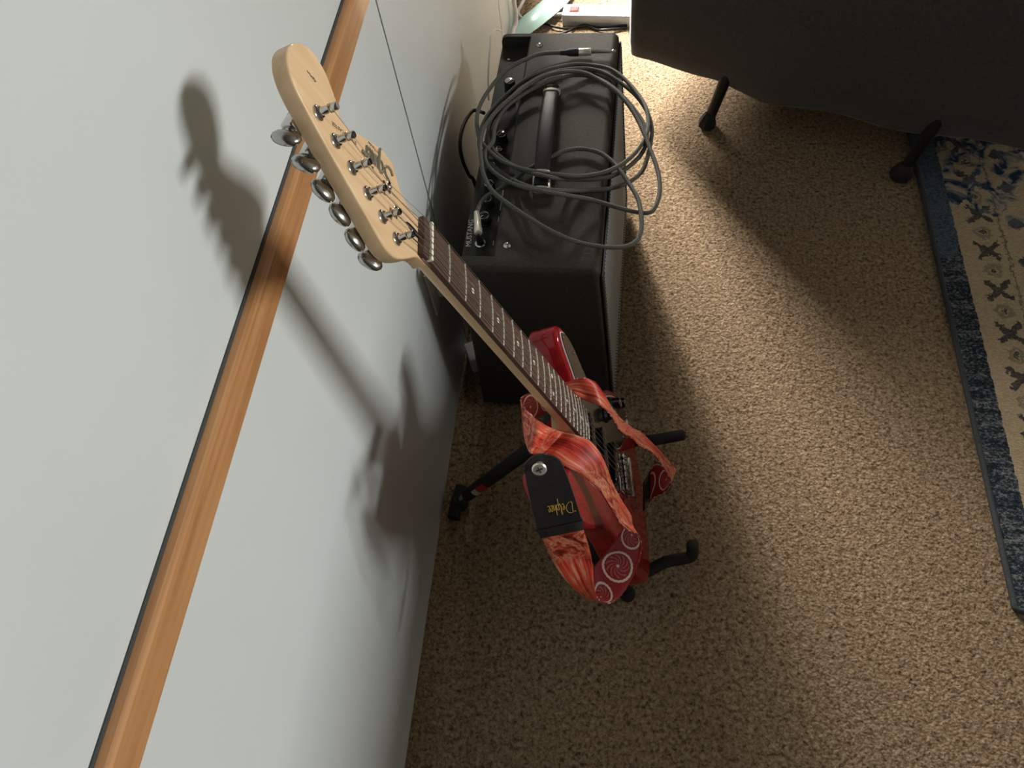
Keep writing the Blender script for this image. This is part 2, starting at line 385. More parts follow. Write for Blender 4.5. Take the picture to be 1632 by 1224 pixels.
def strokes_obj(name, strokes, place, rad, mat, parent):
    bm = bmesh.new()
    for s in strokes:
        tube(bm, [place(p[0], p[1]) for p in catmull(s, 4)], rad, 5)
    return ob(name, bm, mat, parent, True, 60)
def text_obj(name, body, size, mat, parent, o, xd, yd, shear=0.0):
    cu = bpy.data.curves.new(name, 'FONT'); cu.body = body; cu.size = size; cu.shear = shear; cu.extrude = 0.00008; cu.resolution_u = 2
    tmp = bpy.data.objects.new(name + '_tmp', cu); C.objects.link(tmp)
    bpy.context.view_layer.update()
    me = bpy.data.meshes.new_from_object(tmp.evaluated_get(bpy.context.evaluated_depsgraph_get()))
    bpy.data.objects.remove(tmp); bpy.data.curves.remove(cu)
    xd = V(xd).normalized(); yd = V(yd); yd = (yd - xd * yd.dot(xd)).normalized(); zd = xd.cross(yd)
    mm = Matrix.Translation(V(o)) @ Matrix((xd, yd, zd)).transposed().to_4x4()
    me.transform(mm); me.name = name; me.materials.clear()
    return link(name, me, mat, parent)

# ================================================================== THE SETTING
o = boxo('floor', (WX - 0.1, RYB, -0.1), (RX, RYF, 0), 'carpet'); tag(o, 'speckled brown loop-pile carpet floor', 'floor', kind='structure')
def wall_with_hole(name, axis, pos, a0, a1, hole, mat, th=0.12):
    bm = bmesh.new(); c0, c1, z0, z1 = hole
    for lo, hi, zl, zh in ((a0, c0, 0, RZ), (c1, a1, 0, RZ), (c0, c1, 0, z0), (c0, c1, z1, RZ)):
        if axis == 'x': box(bm, (min(pos, pos + th), lo, zl), (max(pos, pos + th), hi, zh))
        else: box(bm, (lo, pos, zl), (hi, pos + th, zh))
    return ob(name, bm, mat)
wl = wall_with_hole('wall_left', 'x', WX, RYB, RYF, DOOR_L, 'wall', -0.12); tag(wl, 'pale blue-grey painted wall with panelled lower half', 'wall', kind='structure')
# lower wall panels: separate boards with a narrow dark joint between them
GAP = 0.006; RAILEND = 2.135
edges = [RYB, -0.30, 0.92, 1.822, RAILEND]
boxo('panel_joint_backing', (WX - 0.001, RYB, 0.0), (WX + 0.0004, RAILEND, 0.84), 'dark_gap', wl)
for a, b_ in zip(edges, edges[1:]):
    boxo('panel', (WX, a + GAP / 2, 0.0), (WX + 0.003, b_ - GAP / 2, 0.842), 'wall', wl, 0.0008, 1)
# oak chair rail, extruded profile
bm = bmesh.new()
prof = [(0.0, 0.838), (0.0085, 0.838), (0.0105, 0.841), (0.0105, 0.874), (0.0095, 0.8765), (0.0070, 0.8785), (0.0, 0.8800)]
r0 = [bm.verts.new((WX + p, RYB, z)) for p, z in prof]; r1 = [bm.verts.new((WX + p, RAILEND, z)) for p, z in prof]
for k in range(len(prof)): bm.faces.new((r0[k], r0[(k + 1) % len(prof)], r1[(k + 1) % len(prof)], r1[k]))
bm.faces.new(r0[::-1]); bm.faces.new(r1)
o = ob('trim_1', bm, 'oak', None, False); tag(o, 'long varnished oak chair rail running along the pale wall', 'chair rail', kind='structure')
boxo('caulk_gap', (WX - 0.001, RYB, 0.8795), (WX + 0.0012, RAILEND, 0.8845), 'dark_gap', o)  # dark caulk line on the wall just above the rail
# other sides of the room (behind and beside the camera)
tag(wall_with_hole('wall_right', 'x', RX, RYB, RYF, WIN_R, 'room'), 'plain painted wall with a high window', 'wall', kind='structure')
tag(boxo('wall_far', (WX - 0.12, RYF, 0), (RX + 0.12, RYF + 0.12, RZ), 'room'), 'plain painted far wall', 'wall', kind='structure')
tag(boxo('wall_back', (WX - 0.12, RYB - 0.12, 0), (RX + 0.12, RYB, RZ), 'room'), 'plain painted back wall', 'wall', kind='structure')
tag(boxo('ceiling', (WX - 0.12, RYB, RZ), (RX + 0.12, RYF, RZ + 0.1), 'ceil'), 'plain grey ceiling', 'ceiling', kind='structure')
def win(name, x0, x1, h, lab, cat):
    bm = bmesh.new(); c0, c1, z0, z1 = h; w_ = 0.04; zb = max(0.0, z0 - w_)
    for lo, hi, zl, zh in ((c0 - w_, c0, zb, z1 + w_), (c1, c1 + w_, zb, z1 + w_), (c0, c1, zb, z0), (c0, c1, z1, z1 + w_)):
        box(bm, (x0, lo, zl), (x1, hi, zh), 0.004, 1)
    return tag(ob(name, bm, 'white_trim'), lab, cat, kind='structure')
win('window_1', RX - 0.02, RX + 0.10, WIN_R, 'white framed high window in the wall facing the chair rail', 'window')
win('window_2', WX - 0.10, WX + 0.012, DOOR_L, 'white framed window in the pale wall beyond the amplifier', 'window')

# ================================================================== RUG
rug = empty('area_rug', (0.686, 0.39, 0.0)); tag(rug, 'distressed navy and beige oriental rug with dark bound edge', 'rug')
rug.rotation_euler = (0, 0, math.radians(-0.3))
RW, RL, RT = 1.7, 2.3, 0.009
boxo('pile', (0.007, 0.007, 0.0), (RW, RL, RT), 'rug', rug, 0.003, 2)
cor = [(0.005, RL, 0.0055), (0.005, 0.4 * RL, 0.0055), (0.005, 0.012, 0.0055), (0.007, 0.007, 0.0055), (0.012, 0.005, 0.0055), (0.4 * RW, 0.005, 0.0055), (RW, 0.005, 0.0055)]
tubeo('bound_edge', cor, 0.0056, 'binding', rug, 8)

# ================================================================== SOFA
sa = onz(995, 95, 0.13); sb = onz(1632, 243, 0.13)
sd = (sb - sa); sd[2] = 0; sd /= np.linalg.norm(sd); sn_ = np.array([-sd[1], sd[0], 0.0])    # sn_ points away from the camera
sofa = empty('upholstered_armchair', (float(sa[0]), float(sa[1]), 0)); tag(sofa, 'dark charcoal fabric armchair seen from behind on splayed black legs', 'armchair')
sofa.rotation_euler = (0, 0, math.atan2(sd[1], sd[0]))
def sofa_uv(u, v):      # pixel -> (along, height) on the sofa's near face
    r = ray(u, v); t_ = ((sa - O) @ sn_) / (r @ sn_); p = O + r * t_
    return float((p - sa) @ sd), float(p[2])
hem = [sofa_uv(*q) for q in ((993, 94), (1030, 103), (1060, 112), (1100, 124), (1140, 135), (1170, 150), (1210, 167), (1240, 171), (1270, 172), (1300, 178), (1330, 185), (1370, 200), (1400, 210), (1440, 217), (1500, 224), (1560, 232), (1632, 243))]
SL, SD_, SH = 0.97, 0.72, 0.57
def hemz(a):
    if a <= hem[0][0]: return hem[0][1]
    for (a0, z0), (a1, z1) in zip(hem, hem[1:]):
        if a0 <= a <= a1: return z0 + (z1 - z0) * (a - a0) / (a1 - a0)
    return 0.125 + 0.008 * math.sin(a * 9)
bm = bmesh.new()
# cover: near face grid, rounded over the top, down the far side, plus the ends
rowsec = [(0.0, 0.012), (0.02, 0.004), (0.12, -0.004), (0.30, -0.008), (0.5, -0.007), (0.7, -0.004), (0.86, 0.0), (0.94, 0.012), (0.98, 0.035), (1.0, 0.07)]
NA = 72; grid = []
for i in range(NA + 1):
    a = SL * i / NA; e = min(a, SL - a); rc = 0.03
    ins = rc - math.sqrt(max(0, rc * rc - max(0, rc - e) ** 2)) if e < rc else 0.0
    hz = hemz(a); col = []
    for s, dpt in rowsec:
        z = hz + (SH - hz) * s
        wob = 0.006 * math.sin(a * 11 + s * 2) * (1 - s) + 0.004 * math.sin(a * 23 + 1.0) * (1 - s) ** 2
        col.append(bm.verts.new((a, dpt + ins + wob, z)))
    for b2, z2 in ((0.10, SH), (0.145, SH - 0.008), (0.17, SH - 0.04), (0.18, SH - 0.10), (0.19, 0.42), (0.20, 0.385), (0.24, 0.38), (0.45, 0.39), (0.62, 0.385), (0.68, 0.37), (0.705, 0.34), (0.71, 0.26), (0.705, hz)):
        col.append(bm.verts.new((a, b2 - ins, z2)))
    grid.append(col)
for i in range(NA):
    for k in range(len(grid[0]) - 1):
        bm.faces.new((grid[i][k], grid[i + 1][k], grid[i + 1][k + 1], grid[i][k + 1]))
    bm.faces.new((grid[i][-1], grid[i + 1][-1], grid[i + 1][0], grid[i][0]))
for col in (grid[0], grid[-1]): bm.faces.new(col)
ob('cover', bm, 'sofa', sofa, True, 50)
for a0_ in (0.002, SL - 0.122): boxo('arm', (a0_, 0.12, 0.25), (a0_ + 0.12, 0.70, 0.50), 'sofa', sofa, 0.035, 4)
f1 = onz(1125, 202); f2 = onz(1432, 283)
def slocal(p): q = np.array(p) - sa; return float(q @ sd), float(q @ sn_)
for (fa, fb), sc_, z0 in ((slocal(f1), 1.0, 0.0), (slocal(f2), 1.15, 0.0), ((0.24, SD_ - 0.1), 1.0, 0.0), ((SL - 0.25, SD_ - 0.1), 1.0, 0.0125)):
    leg = tubeo('leg', [(fa + 0.028, fb + 0.035, 0.16), (fa + 0.018, fb + 0.022, 0.10), (fa + 0.006, fb + 0.008, z0 + 0.03)], [0.016, 0.014, 0.013], 'black', sofa, 10)
    latheo('foot', (fa, fb, z0), (0.12, 0.12, 1), [(0.017 * sc_, 0), (0.022 * sc_, 0.004), (0.022 * sc_, 0.018), (0.016 * sc_, 0.034), (0.012, 0.04)], 'rubber', leg, 8, 30)
th = [sofa_uv(*q) for q in ((999, 0), (1003, 30), (1008, 60), (1014, 96))]
tubeo('loose_thread', [(a, -0.014, z) for a, z in th], 0.0005, 'white_trim', sofa, 4)

# ================================================================== AMPLIFIER
AT = 0.47
amp = empty('guitar_amplifier', (-0.008, 0.745, 0.0)); amp.rotation_euler = (0, 0, math.radians(-1.5))
tag(amp, 'black combo guitar amplifier with top control panel, standing by the wall', 'amplifier')
AI = amp.rotation_euler.to_matrix().inverted()
def al(u, v, z): return AI @ (V(onz(u, v, z)) - amp.location)      # pixel -> amp local at height z
ALEN = 0.578; AB, ABT = -0.262, -0.243                            # length along y; back plane at base / top
PZ = AT - 0.024; PR = -0.183                                       # sunken panel height, its front edge
# (x, z) sections
def arc(cx_, cz_, r, a0, a1, n=5): return [(cx_ + r * math.cos(math.radians(a0 + (a1 - a0) * k / n)), cz_ + r * math.sin(math.radians(a0 + (a1 - a0) * k / n))) for k in range(n + 1)]
full = [(AB, 0.018), (0.0, 0.018)] + arc(-0.014, AT - 0.014, 0.014, 0, 90) + arc(ABT + 0.012, AT - 0.012, 0.012, 90, 175)
notch = [(AB, 0.018), (0.0, 0.018)] + arc(-0.014, AT - 0.014, 0.014, 0, 90) + [(PR + 0.004, AT), (PR, AT - 0.003), (PR - 0.004, PZ), (ABT - 0.001, PZ)]
pl = lambda a, b_, c_: (a, c_, b_)
def lean(bm):                              # the baffle side leans back toward its top
    for v_ in bm.verts: v_.co.x += max(0.0, min(1.0, (v_.co.x - AB) / -AB)) * (0.007 - 0.026 * v_.co.z / AT)
    return bm
bm = bmesh.new()
slab(bm, full, [(0.012, 0.0), (0.006, 0.0015), (0.002, 0.005), (0.0, 0.011), (0.0, 0.022)], pl)
slab(bm, notch, [(0, 0.022), (0, ALEN - 0.014)], pl)
slab(bm, full, [(0, ALEN - 0.014), (0.0, ALEN - 0.006), (0.003, ALEN - 0.001), (0.008, ALEN)], pl)
ob('cabinet', lean(bm), 'tolex', amp, True, 30)
boxo('control_panel', (ABT + 0.002, 0.023, PZ), (PR - 0.005, ALEN - 0.015, PZ + 0.0015), 'panel', amp)
# front (faces away from the wall): black frame around silver grille
gz0, gz1, gy0, gy1 = 0.045, 0.445, 0.016, ALEN - 0.022
bm = bmesh.new()
for lo, hi in (((0, 0.004, 0.02), (0.0055, ALEN - 0.004, gz0)), ((0, 0.004, gz1), (0.0045, ALEN - 0.004, 0.452)), ((0, 0.004, gz0), (0.0045, gy0, gz1)), ((0, gy1, gz0), (0.0045, ALEN - 0.004, gz1))):
    box(bm, lo, hi, 0.002, 1)
ob('front_frame', lean(bm), 'black', amp, True, 40)
bm = bmesh.new(); box(bm, (0.0, gy0, gz0), (0.003, gy1, gz1)); ob('grille_cloth', lean(bm), 'grille', amp)
bm = bmesh.new(); tube(bm, [(0.0042, gy0, gz1), (0.0042, gy1, gz1), (0.0042, gy1, gz0), (0.0042, gy0, gz0), (0.0042, gy0, gz1)], 0.0018, 6); ob('piping', lean(bm), 'grille', amp, True)
for xx in (-0.235, -0.03):
    for yy in (0.05, ALEN - 0.05): latheo('rubber_foot', (xx, yy, 0), (0, 0, 1), [(0.014, 0), (0.016, 0.004), (0.014, 0.019)], 'rubber', amp, 12)
# knobs
kn = [(812, 128, 0.0105, 0.022, 'chrome'), (799, 213, 0.0098, 0.017, 'black_gloss'), (782, 263, 0.0092, 0.016, 'black_gloss'), (779, 292, 0.0092, 0.016, 'black_gloss'), (776, 316, 0.0092, 0.016, 'black_gloss'), (771, 343, 0.0098, 0.017, 'black_gloss')]
for u_, v_, r_, h_, cap in kn:
    p = al(u_, v_, PZ + h_ + 0.002); p.z = PZ + 0.0015
    k = latheo('control_knob', p, (0, 0, 1), [(r_ * 1.12, 0), (r_ * 1.08, 0.003), (r_, 0.004), (r_ * 0.94, h_ - 0.002), (r_ * 0.86, h_)], 'black', amp, 24, 30)
    latheo('cap', p + Vector((0, 0, h_ - 0.0006)), (0, 0, 1), [(r_ * 0.84, 0), (r_ * 0.84, 0.0011), (r_ * 0.74, 0.0016)], cap, k, 24, 30)
    if cap != 'chrome':
        bm = bmesh.new(); tube(bm, [p + Vector((r_ * 0.80 * math.cos(q), r_ * 0.80 * math.sin(q), h_ + 0.0008)) for q in [2 * math.pi * k_ / 20 for k_ in range(21)]], 0.0005, 4); ob('rim', bm, 'chrome', k, True)
        bm = bmesh.new(); tube(bm, [p + Vector((-0.001, -0.001, h_ + 0.0014)), p + Vector((-r_ * 0.55, -r_ * 0.5, h_ + 0.0014))], 0.0006, 4); ob('pointer', bm, 'print_white', k)
for u_, v_ in ((795, 236), (793, 249)):
    p = al(u_, v_, PZ + 0.006); p.z = PZ + 0.0015
    latheo('push_button', p, (0, 0, 1), [(0.0058, 0), (0.0058, 0.003), (0.0046, 0.0034), (0.0046, 0.006), (0.0036, 0.007)], 'chrome', amp, 16)
for u_, v_ in ((811, 95),):
    p = al(u_, v_, PZ + 0.002); latheo('panel_screw', p, (0, 0, 1), [(0.003, 0), (0.003, 0.001), (0.0018, 0.0018)], 'chrome', amp, 12)
p = al(766, 388, PZ + 0.003); p.z = PZ + 0.0015
jackp = p.copy()
bm = bmesh.new(); lathe(bm, p, (0, 0, 1), [(0.0095, 0), (0.0095, 0.003), (0.0078, 0.0045), (0.0052, 0.0045), (0.0052, 0.001)], 20); ob('input_jack', bm, 'chrome', amp, True, 35)
for u_, v_ in ((860, 72), (808, 391)):
    p = al(u_, v_, AT); p.z = AT - 0.0005
    s_ = latheo('corner_screw', p, (0, 0, 1), [(0.0062, 0), (0.0062, 0.0012), (0.0045, 0.003), (0.002, 0.0036)], 'chrome', amp, 16)
    boxo('slot', p + Vector((-0.0032, -0.0006, 0.0026)), p + Vector((0.0032, 0.0006, 0.0039)), 'black', s_)
# lettering on the panel
o0 = al(750, 393, PZ + 0.002); o0.z = PZ + 0.0017; o1 = al(757, 330, PZ + 0.002); o1.z = o0.z
text_obj('panel_lettering', 'MUSTANG', 0.0125, 'print_white', amp, o0, o1 - o0, (-1, 0, 0))
for (u_, v_), (u2, v2) in (((786, 391), (787, 384)), ((794, 353), (795, 345)), ((797, 335), (802, 303)), ((814, 262), (817, 245)), ((822, 230), (823, 222))):
    a_ = al(u_, v_, PZ + 0.002); b2 = al(u2, v2, PZ + 0.002); a_.z = b2.z = PZ + 0.0016
    bm = bmesh.new(); tube(bm, [a_, b2], 0.0009, 4); ob('panel_marking', bm, 'print_white', amp)
# handle
ha = al(880, 132, AT + 0.02); hb = al(862, 296, AT + 0.012); ha.z = hb.z = AT
hdir = (hb - ha).normalized(); hside = Vector((0, 0, 1)).cross(hdir)
bm = bmesh.new(); hl = (hb - ha).length; secs = []
for k in range(25):
    s = k / 24; z = AT + 0.006 + 0.020 * math.sin(math.pi * min(1, max(0, s * 0.96 + 0.02))) ** 0.6
    wd = 0.0125 + 0.002 * math.sin(math.pi * s); tk = 0.0065
    c_ = ha + hdir * hl * s; c_.z = z
    secs.append([bm.verts.new(c_ + hside * wd * math.copysign(abs(math.cos(q)) ** 0.6, math.cos(q)) + Vector((0, 0, tk * math.copysign(abs(math.sin(q)) ** 0.6, math.sin(q))))) for q in [2 * math.pi * j / 16 for j in range(16)]])
for a_, b_ in zip(secs, secs[1:]):
    for j in range(16): bm.faces.new((a_[j], a_[(j + 1) % 16], b_[(j + 1) % 16], b_[j]))
bm.faces.new(secs[0][::-1]); bm.faces.new(secs[-1])
hd = ob('carry_handle', bm, 'black', amp, True, 60)
for e0, sgn in ((ha, 1), (hb, -1)):
    bm = bmesh.new(); d_ = hdir * sgn; rings = []
    for s, wd, z, tk in ((-0.006, 0.010, 0.001, 0.004), (-0.003, 0.0145, 0.0, 0.010), (0.006, 0.0155, 0.006, 0.0115), (0.018, 0.0155, 0.013, 0.0095), (0.024, 0.0145, 0.017, 0.0085)):
        c_ = e0 + d_ * s; c_.z = AT + z
        rings.append([bm.verts.new(c_ + hside * wd * math.copysign(abs(math.cos(q)) ** 0.7, math.cos(q)) + Vector((0, 0, max(-z, tk * math.copysign(abs(math.sin(q)) ** 0.7, math.sin(q)))))) for q in [2 * math.pi * j / 16 for j in range(16)]])
    for a_, b_ in zip(rings, rings[1:]):
        for j in range(16): bm.faces.new((a_[j], a_[(j + 1) % 16], b_[(j + 1) % 16], b_[j]))
    bm.faces.new(rings[0][::-1]); bm.faces.new(rings[-1])
    ob('metal_end_cap', bm, 'nickel', hd, True, 50)

# ================================================================== INSTRUMENT CABLE coiled on the amplifier
def cp(c): return (700 + c[0] / 3.06, 30 + c[1] / 3.06)
loops = [
 [(600,165),(500,170),(430,195),(340,240),(270,310),(215,390),(187,460),(185,530),(200,590),(240,640),(300,690),(380,725),(480,747),(600,762),(700,767),(800,750),(880,715),(950,660),(1000,590),(1020,520),(1010,440),(970,370),(910,300),(840,248),(760,228),(660,222)],
 [(560,240),(480,265),(400,310),(330,370),(260,440),(215,510),(195,600),(215,670),(270,722),(350,780),(450,822),(560,836),(700,838),(820,830),(920,800),(985,750),(1015,680),(1032,600),(1036,530),(1012,450),(960,375),(880,308),(800,262),(720,243)],
 [(620,248),(530,268),(450,306),(370,366),(300,436),(252,505),(240,580),(265,640),(320,690),(400,735),(520,768),(640,783),(760,782),(860,760),(950,700),(1002,630),(1012,560),(985,490),(930,415),(860,345),(790,300),(720,277)],
 [(640,276),(540,300),(450,345),(370,395),(310,450),(272,530),(262,600),(225,650),(240,720),(330,790),(450,830),(600,857),(740,882),(860,917),(960,942),(1030,942),(1065,890),(1076,810),(1060,720),(1030,640),(1000,560),(950,460),(880,370),(800,310)],
 [(700,262),(580,262),(470,300),(370,370),(280,450),(215,540),(200,620),(205,690),(217,760),(260,840),(340,905),(440,972),(560,1042),(680,1090),(800,1112),(900,1112),(960,1085),(985,1030),(985,960),(970,880),(930,810),(890,750),(840,692),(780,652),(700,634),(630,640),(560,665),(480,706),(400,757),(340,800),(280,840),(230,866),(197,910),(182,955)]]
lv = [0.016, 0.0058, 0.010, 0.016, 0.0225]
CR = 0.0036; raw = []
for li, lp in enumerate(loops):
    for j, c_ in enumerate(lp):
        u_, v_ = cp(c_); s = j / (len(lp) - 1); nxt = lv[min(li + 1, 4)] if li < 4 else 0.012
        z = AT + lv[li] if s < 0.8 else AT + lv[li] + (nxt - lv[li]) * (s - 0.8) / 0.2
        if li == 4 and j >= 19: z = AT + max(0.0088, 0.0225 - 0.0025 * (j - 18))        # last run slips under the handle
        elif 400 < c_[0] < 620 and 690 < c_[1] < 900: z = max(z, AT + 0.0285 + li * 0.003)
        elif 470 < c_[0] < 640 and c_[1] < 330: z += 0.006
        if li == 0 and j < 4: z = AT + 0.0105 + 0.003 * j
        if u_ > 992: z -= 0.002
        raw.append(onz(u_, v_, z))
pts = [np.array([p[0], p[1], max(p[2], AT + 0.0045)]) for p in catmull(raw, 6)]
cab = empty('instrument_cable', tuple(map(float, raw[0]))); tag(cab, 'grey braided instrument cable coiled on top of the amplifier', 'cable')
def cz(p): return V(p) - cab.location
tubeo('braided_cord', [cz(p) for p in pts], CR, 'braid', cab, 10, True, (1 / 0.0042 / 6.28 * 3, 6))
# straight plug at the far end
q0 = V(onz(*cp((600, 165)), AT + 0.0105)); q1 = V(onz(*cp((862, 157)), AT + 0.009)); dq = (q1 - q0); ql = dq.length; dq.normalize()
pg = latheo('plug_sleeve', cz(q0 - dq * 0.004), dq, [(0.0042, 0), (0.0052, 0.012), (0.0068, 0.017), (0.0072, 0.020), (0.0072, 0.034), (0.0066, 0.035)], 'rubber', cab, 16)
latheo('plug_barrel', cz(q0 + dq * 0.030), dq, [(0.0066, 0), (0.0070, 0.001), (0.0070, 0.020), (0.0062, 0.023), (0.0045, 0.0235)], 'nickel', cab, 18)
latheo('plug_tip', cz(q0 + dq * 0.053), dq, [(0.0031, 0), (0.0031, ql - 0.063), (0.0024, ql - 0.062), (0.0024, ql - 0.060), (0.0032, ql - 0.058), (0.0014, ql - 0.053), (0, ql - 0.0528)], 'chrome', cab, 14)
# right-angle plug pushed into the amplifier jack
jw = amp.matrix_basis @ jackp
ja = V(onz(*cp((200, 1047)), AT + 0.012)); jw.x, jw.y = jw.x, jw.y
jtop = Vector((jw.x, jw.y, AT + 0.010)); jb = V(onz(*cp((182, 950)), AT + 0.012)); jb.z = AT + 0.010
dj = (jb - jtop).normalized()
latheo('angle_plug_body', cz(jtop - dj * 0.006), dj, [(0.0050, 0), (0.0066, 0.0012), (0.0068, 0.010), (0.0060, 0.013), (0.0056, 0.030), (0.0046, 0.040), (0.0042, 0.046)], 'nickel', cab, 16)
latheo('angle_plug_shaft', cz(Vector((jw.x, jw.y, AT - 0.020))), (0, 0, 1), [(0.0045, 0), (0.0045, 0.004), (0.0062, 0.005), (0.0062, 0.029)], 'black', cab, 14)

# black mains lead leaving the back of the amplifier
bl = [(771, 180, -0.262), (756, 176, -0.292), (745, 187, -0.300), (736, 208, -0.303), (733, 232, -0.303), (738, 258, -0.300), (748, 280, -0.296), (756, 290, -0.288)]
mp = []
for u_, v_, x_ in bl: mp.append(onx(u_, v_, x_))
e_ = mp[-1]; mp += [e_ + [0.012, -0.02, -0.08], e_ + [0.006, -0.03, -0.2], np.array([-0.300, e_[1] + 0.02, 0.012]), np.array([-0.302, e_[1] + 0.12, 0.006])]
o = tubeo('power_lead', catmull(mp, 6), 0.0036, 'black', None, 8); tag(o, 'black power lead curving between the amplifier and the wall', 'cable')

# ================================================================== THINGS BY THE WALL
# outlet plate
oy0, oy1, oz0, oz1 = 0.787, 0.857, 0.282, 0.397; px_ = WX + 0.003
pl_ = empty('wall_outlet', (px_, (oy0 + oy1) / 2, (oz0 + oz1) / 2)); tag(pl_, 'pale wall outlet plate in the shade beside the amplifier', 'outlet')
boxo('cover_plate', (0, -0.035, -0.0575), (0.005, 0.035, 0.0575), 'white_pl', pl_, 0.002, 2)
for zz in (-0.02, 0.02):
    rc = boxo('receptacle', (0.004, -0.017, zz - 0.014), (0.0065, 0.017, zz + 0.014), 'white_pl', pl_, 0.001, 1)
    for yy in (-0.007, 0.007): boxo('slot', (0.006, yy - 0.001, zz - 0.003), (0.0068, yy + 0.001, zz + 0.006), 'black', rc)
# white plugs in the outlet
for zz, lab in ((0.020, 'small white plug in the upper outlet socket'), (-0.020, 'small white plug in the lower outlet socket')):
    pe = empty('wall_plug', (px_ + 0.0066, (oy0 + oy1) / 2, (oz0 + oz1) / 2 + zz)); tag(pe, lab, 'plug')
    boxo('plug_body', (0, -0.013, -0.012), (0.024, 0.013, 0.012), 'white_pl', pe, 0.004, 2)
    tubeo('lead', catmull([(0.020, 0, 0), (0.034, 0.004, -0.004), (0.042, 0.02, -0.03), (0.034, 0.06, -0.14 - zz), (0.030, 0.10, -0.27 - zz)], 6), 0.0025, 'white_pl', pe, 6)
# white power adapter on the floor behind the amp
ad = empty('power_adapter', (-0.296, 0.862, 0.0)); tag(ad, 'small white power adapter on the carpet between wall and amplifier', 'adapter')
ad.rotation_euler = (0, 0, math.radians(24))
boxo('adapter_body', (-0.017, -0.024, 0.0), (0.017, 0.024, 0.052), 'white_pl', ad, 0.004, 2)
boxo('prong', (-0.006, -0.031, 0.02), (-0.0045, -0.023, 0.026), 'chrome', ad); boxo('prong', (0.0045, -0.031, 0.02), (0.006, -0.023, 0.026), 'chrome', ad)
# power strip behind the amp
p0 = onz(896, 42, 0.0); p1 = onz(985, 44, 0.0); an_ = math.atan2(p1[1] - p0[1], p1[0] - p0[0])
ps = empty('power_strip', tuple(map(float, p0))); ps.rotation_euler = (0, 0, an_); tag(ps, 'white power strip with red rocker switch lying on the carpet', 'power strip')
M['strip'] = simple('pale_grey_plastic', (0.42, 0.46, 0.48), 0.5, var=0.02)
boxo('housing', (0, 0, 0), (0.30, 0.052, 0.036), 'strip', ps, 0.003, 2)
M['red_sw'] = simple('red_switch', (0.62, 0.03, 0.02), 0.35)
sw_ = boxo('rocker_switch', (0.022, 0.016, 0.035), (0.044, 0.036, 0.039), 'red_sw', ps, 0.0015, 1)
boxo('switch_surround', (0.020, 0.014, 0.0355), (0.047, 0.038, 0.0372), 'black', ps)
for k in range(6):
    rc = boxo('socket', (0.056 + 0.04 * k, 0.010, 0.0355), (0.084 + 0.04 * k, 0.042, 0.0368), 'strip', ps, 0.0005, 1)
    for d_ in (-0.006, 0.006): boxo('slot', (0.070 + 0.04 * k - 0.004, 0.026 + d_ - 0.001, 0.0366), (0.070 + 0.04 * k + 0.004, 0.026 + d_ + 0.001, 0.0371), 'black', rc)
    latheo('ground_hole', (0.0775 + 0.04 * k, 0.026, 0.0366), (0, 0, 1), [(0.002, 0), (0.002, 0.0006)], 'black', rc, 8)
cw = [(897, 22, 0.018), (880, 24, 0.012), (860, 28, 0.006), (842, 31, 0.006), (830, 27, 0.008), (826, 18, 0.02), (832, 6, 0.03), (838, -10, 0.03), (840, -40, 0.02)]
o = tubeo('white_power_cord', catmull([onz(u_, v_, z_) for u_, v_, z_ in cw], 6), 0.0042, 'white_pl', None, 8); tag(o, 'white cord running from the power strip toward the wall', 'cord')
# white cable hanging down the wall
hw_ = [(818, -40), (819, 0), (822, 20), (822, 40), (818, 52)]
hp = [onx(u_, v_, WX + 0.02) for u_, v_ in hw_]; hp.append(hp[-1] + np.array([0.0, -0.03, -0.03]))
o = tubeo('hanging_white_cable', catmull(hp, 6), 0.006, 'white_pl', None, 8); tag(o, 'thick white cable hanging down the wall behind the amplifier', 'cable')
# thin white earphone-like lead along the amp's back corner
tw = [(800, 50, 0.44), (790, 47, 0.44), (783, 55, 0.43), (781, 75, 0.42), (778, 120, 0.36), (779, 160, 0.28)]
o = tubeo('thin_white_cable', catmull([onx(u_, v_, -0.275) for u_, v_, z_ in tw], 6), 0.0016, 'white_pl', None, 6); tag(o, 'thin white cable looping over the back corner of the amplifier', 'cable')
# translucent pale teal plastic packing strip
M['teal'] = simple('pale_teal_plastic', (0.45, 0.66, 0.62), 0.3, var=0.1, vscale=25)
bm = bmesh.new(); cen = [(812, 62, 0.004), (832, 46, 0.012), (850, 32, 0.022), (872, 14, 0.020), (890, -3, 0.012), (905, -22, 0.006)]
cs = catmull([onz(u_, v_, z_) for u_, v_, z_ in cen], 5); rows = []
for k, p in enumerate(cs):
    d_ = cs[min(k + 1, len(cs) - 1)] - cs[max(k - 1, 0)]; d_ /= np.linalg.norm(d_); sd2 = np.array([d_[1], -d_[0], 0]); sd2 /= np.linalg.norm(sd2)
    rows.append([p + sd2 * (j / 6 - 0.5) * 0.072 + np.array([0, 0, 0.012 * (1 - (2 * j / 6 - 1) ** 2) + 0.001]) for j in range(7)])
vt = [[bm.verts.new(V(q)) for q in r_] for r_ in rows]; vb = [[bm.verts.new(V(q) - Vector((0, 0, 0.0012))) for q in r_] for r_ in rows]
for g_ in (vt, vb):
    for a_, b_ in zip(g_, g_[1:]):
        for j in range(6): bm.faces.new((a_[j], a_[j + 1], b_[j + 1], b_[j]))
for a_, b_, c_, d_ in [(vt[i][j], vt[i + 1][j], vb[i + 1][j], vb[i][j]) for i in range(len(vt) - 1) for j in (0, 6)] + [(vt[i][j], vt[i][j + 1], vb[i][j + 1], vb[i][j]) for i in (0, -1) for j in range(6)]:
    bm.faces.new((a_, b_, c_, d_))
o = ob('plastic_strip', bm, 'teal', None, True, 50); tag(o, 'pale teal and white plastic strip lying on the carpet by the wall', 'plastic strip')
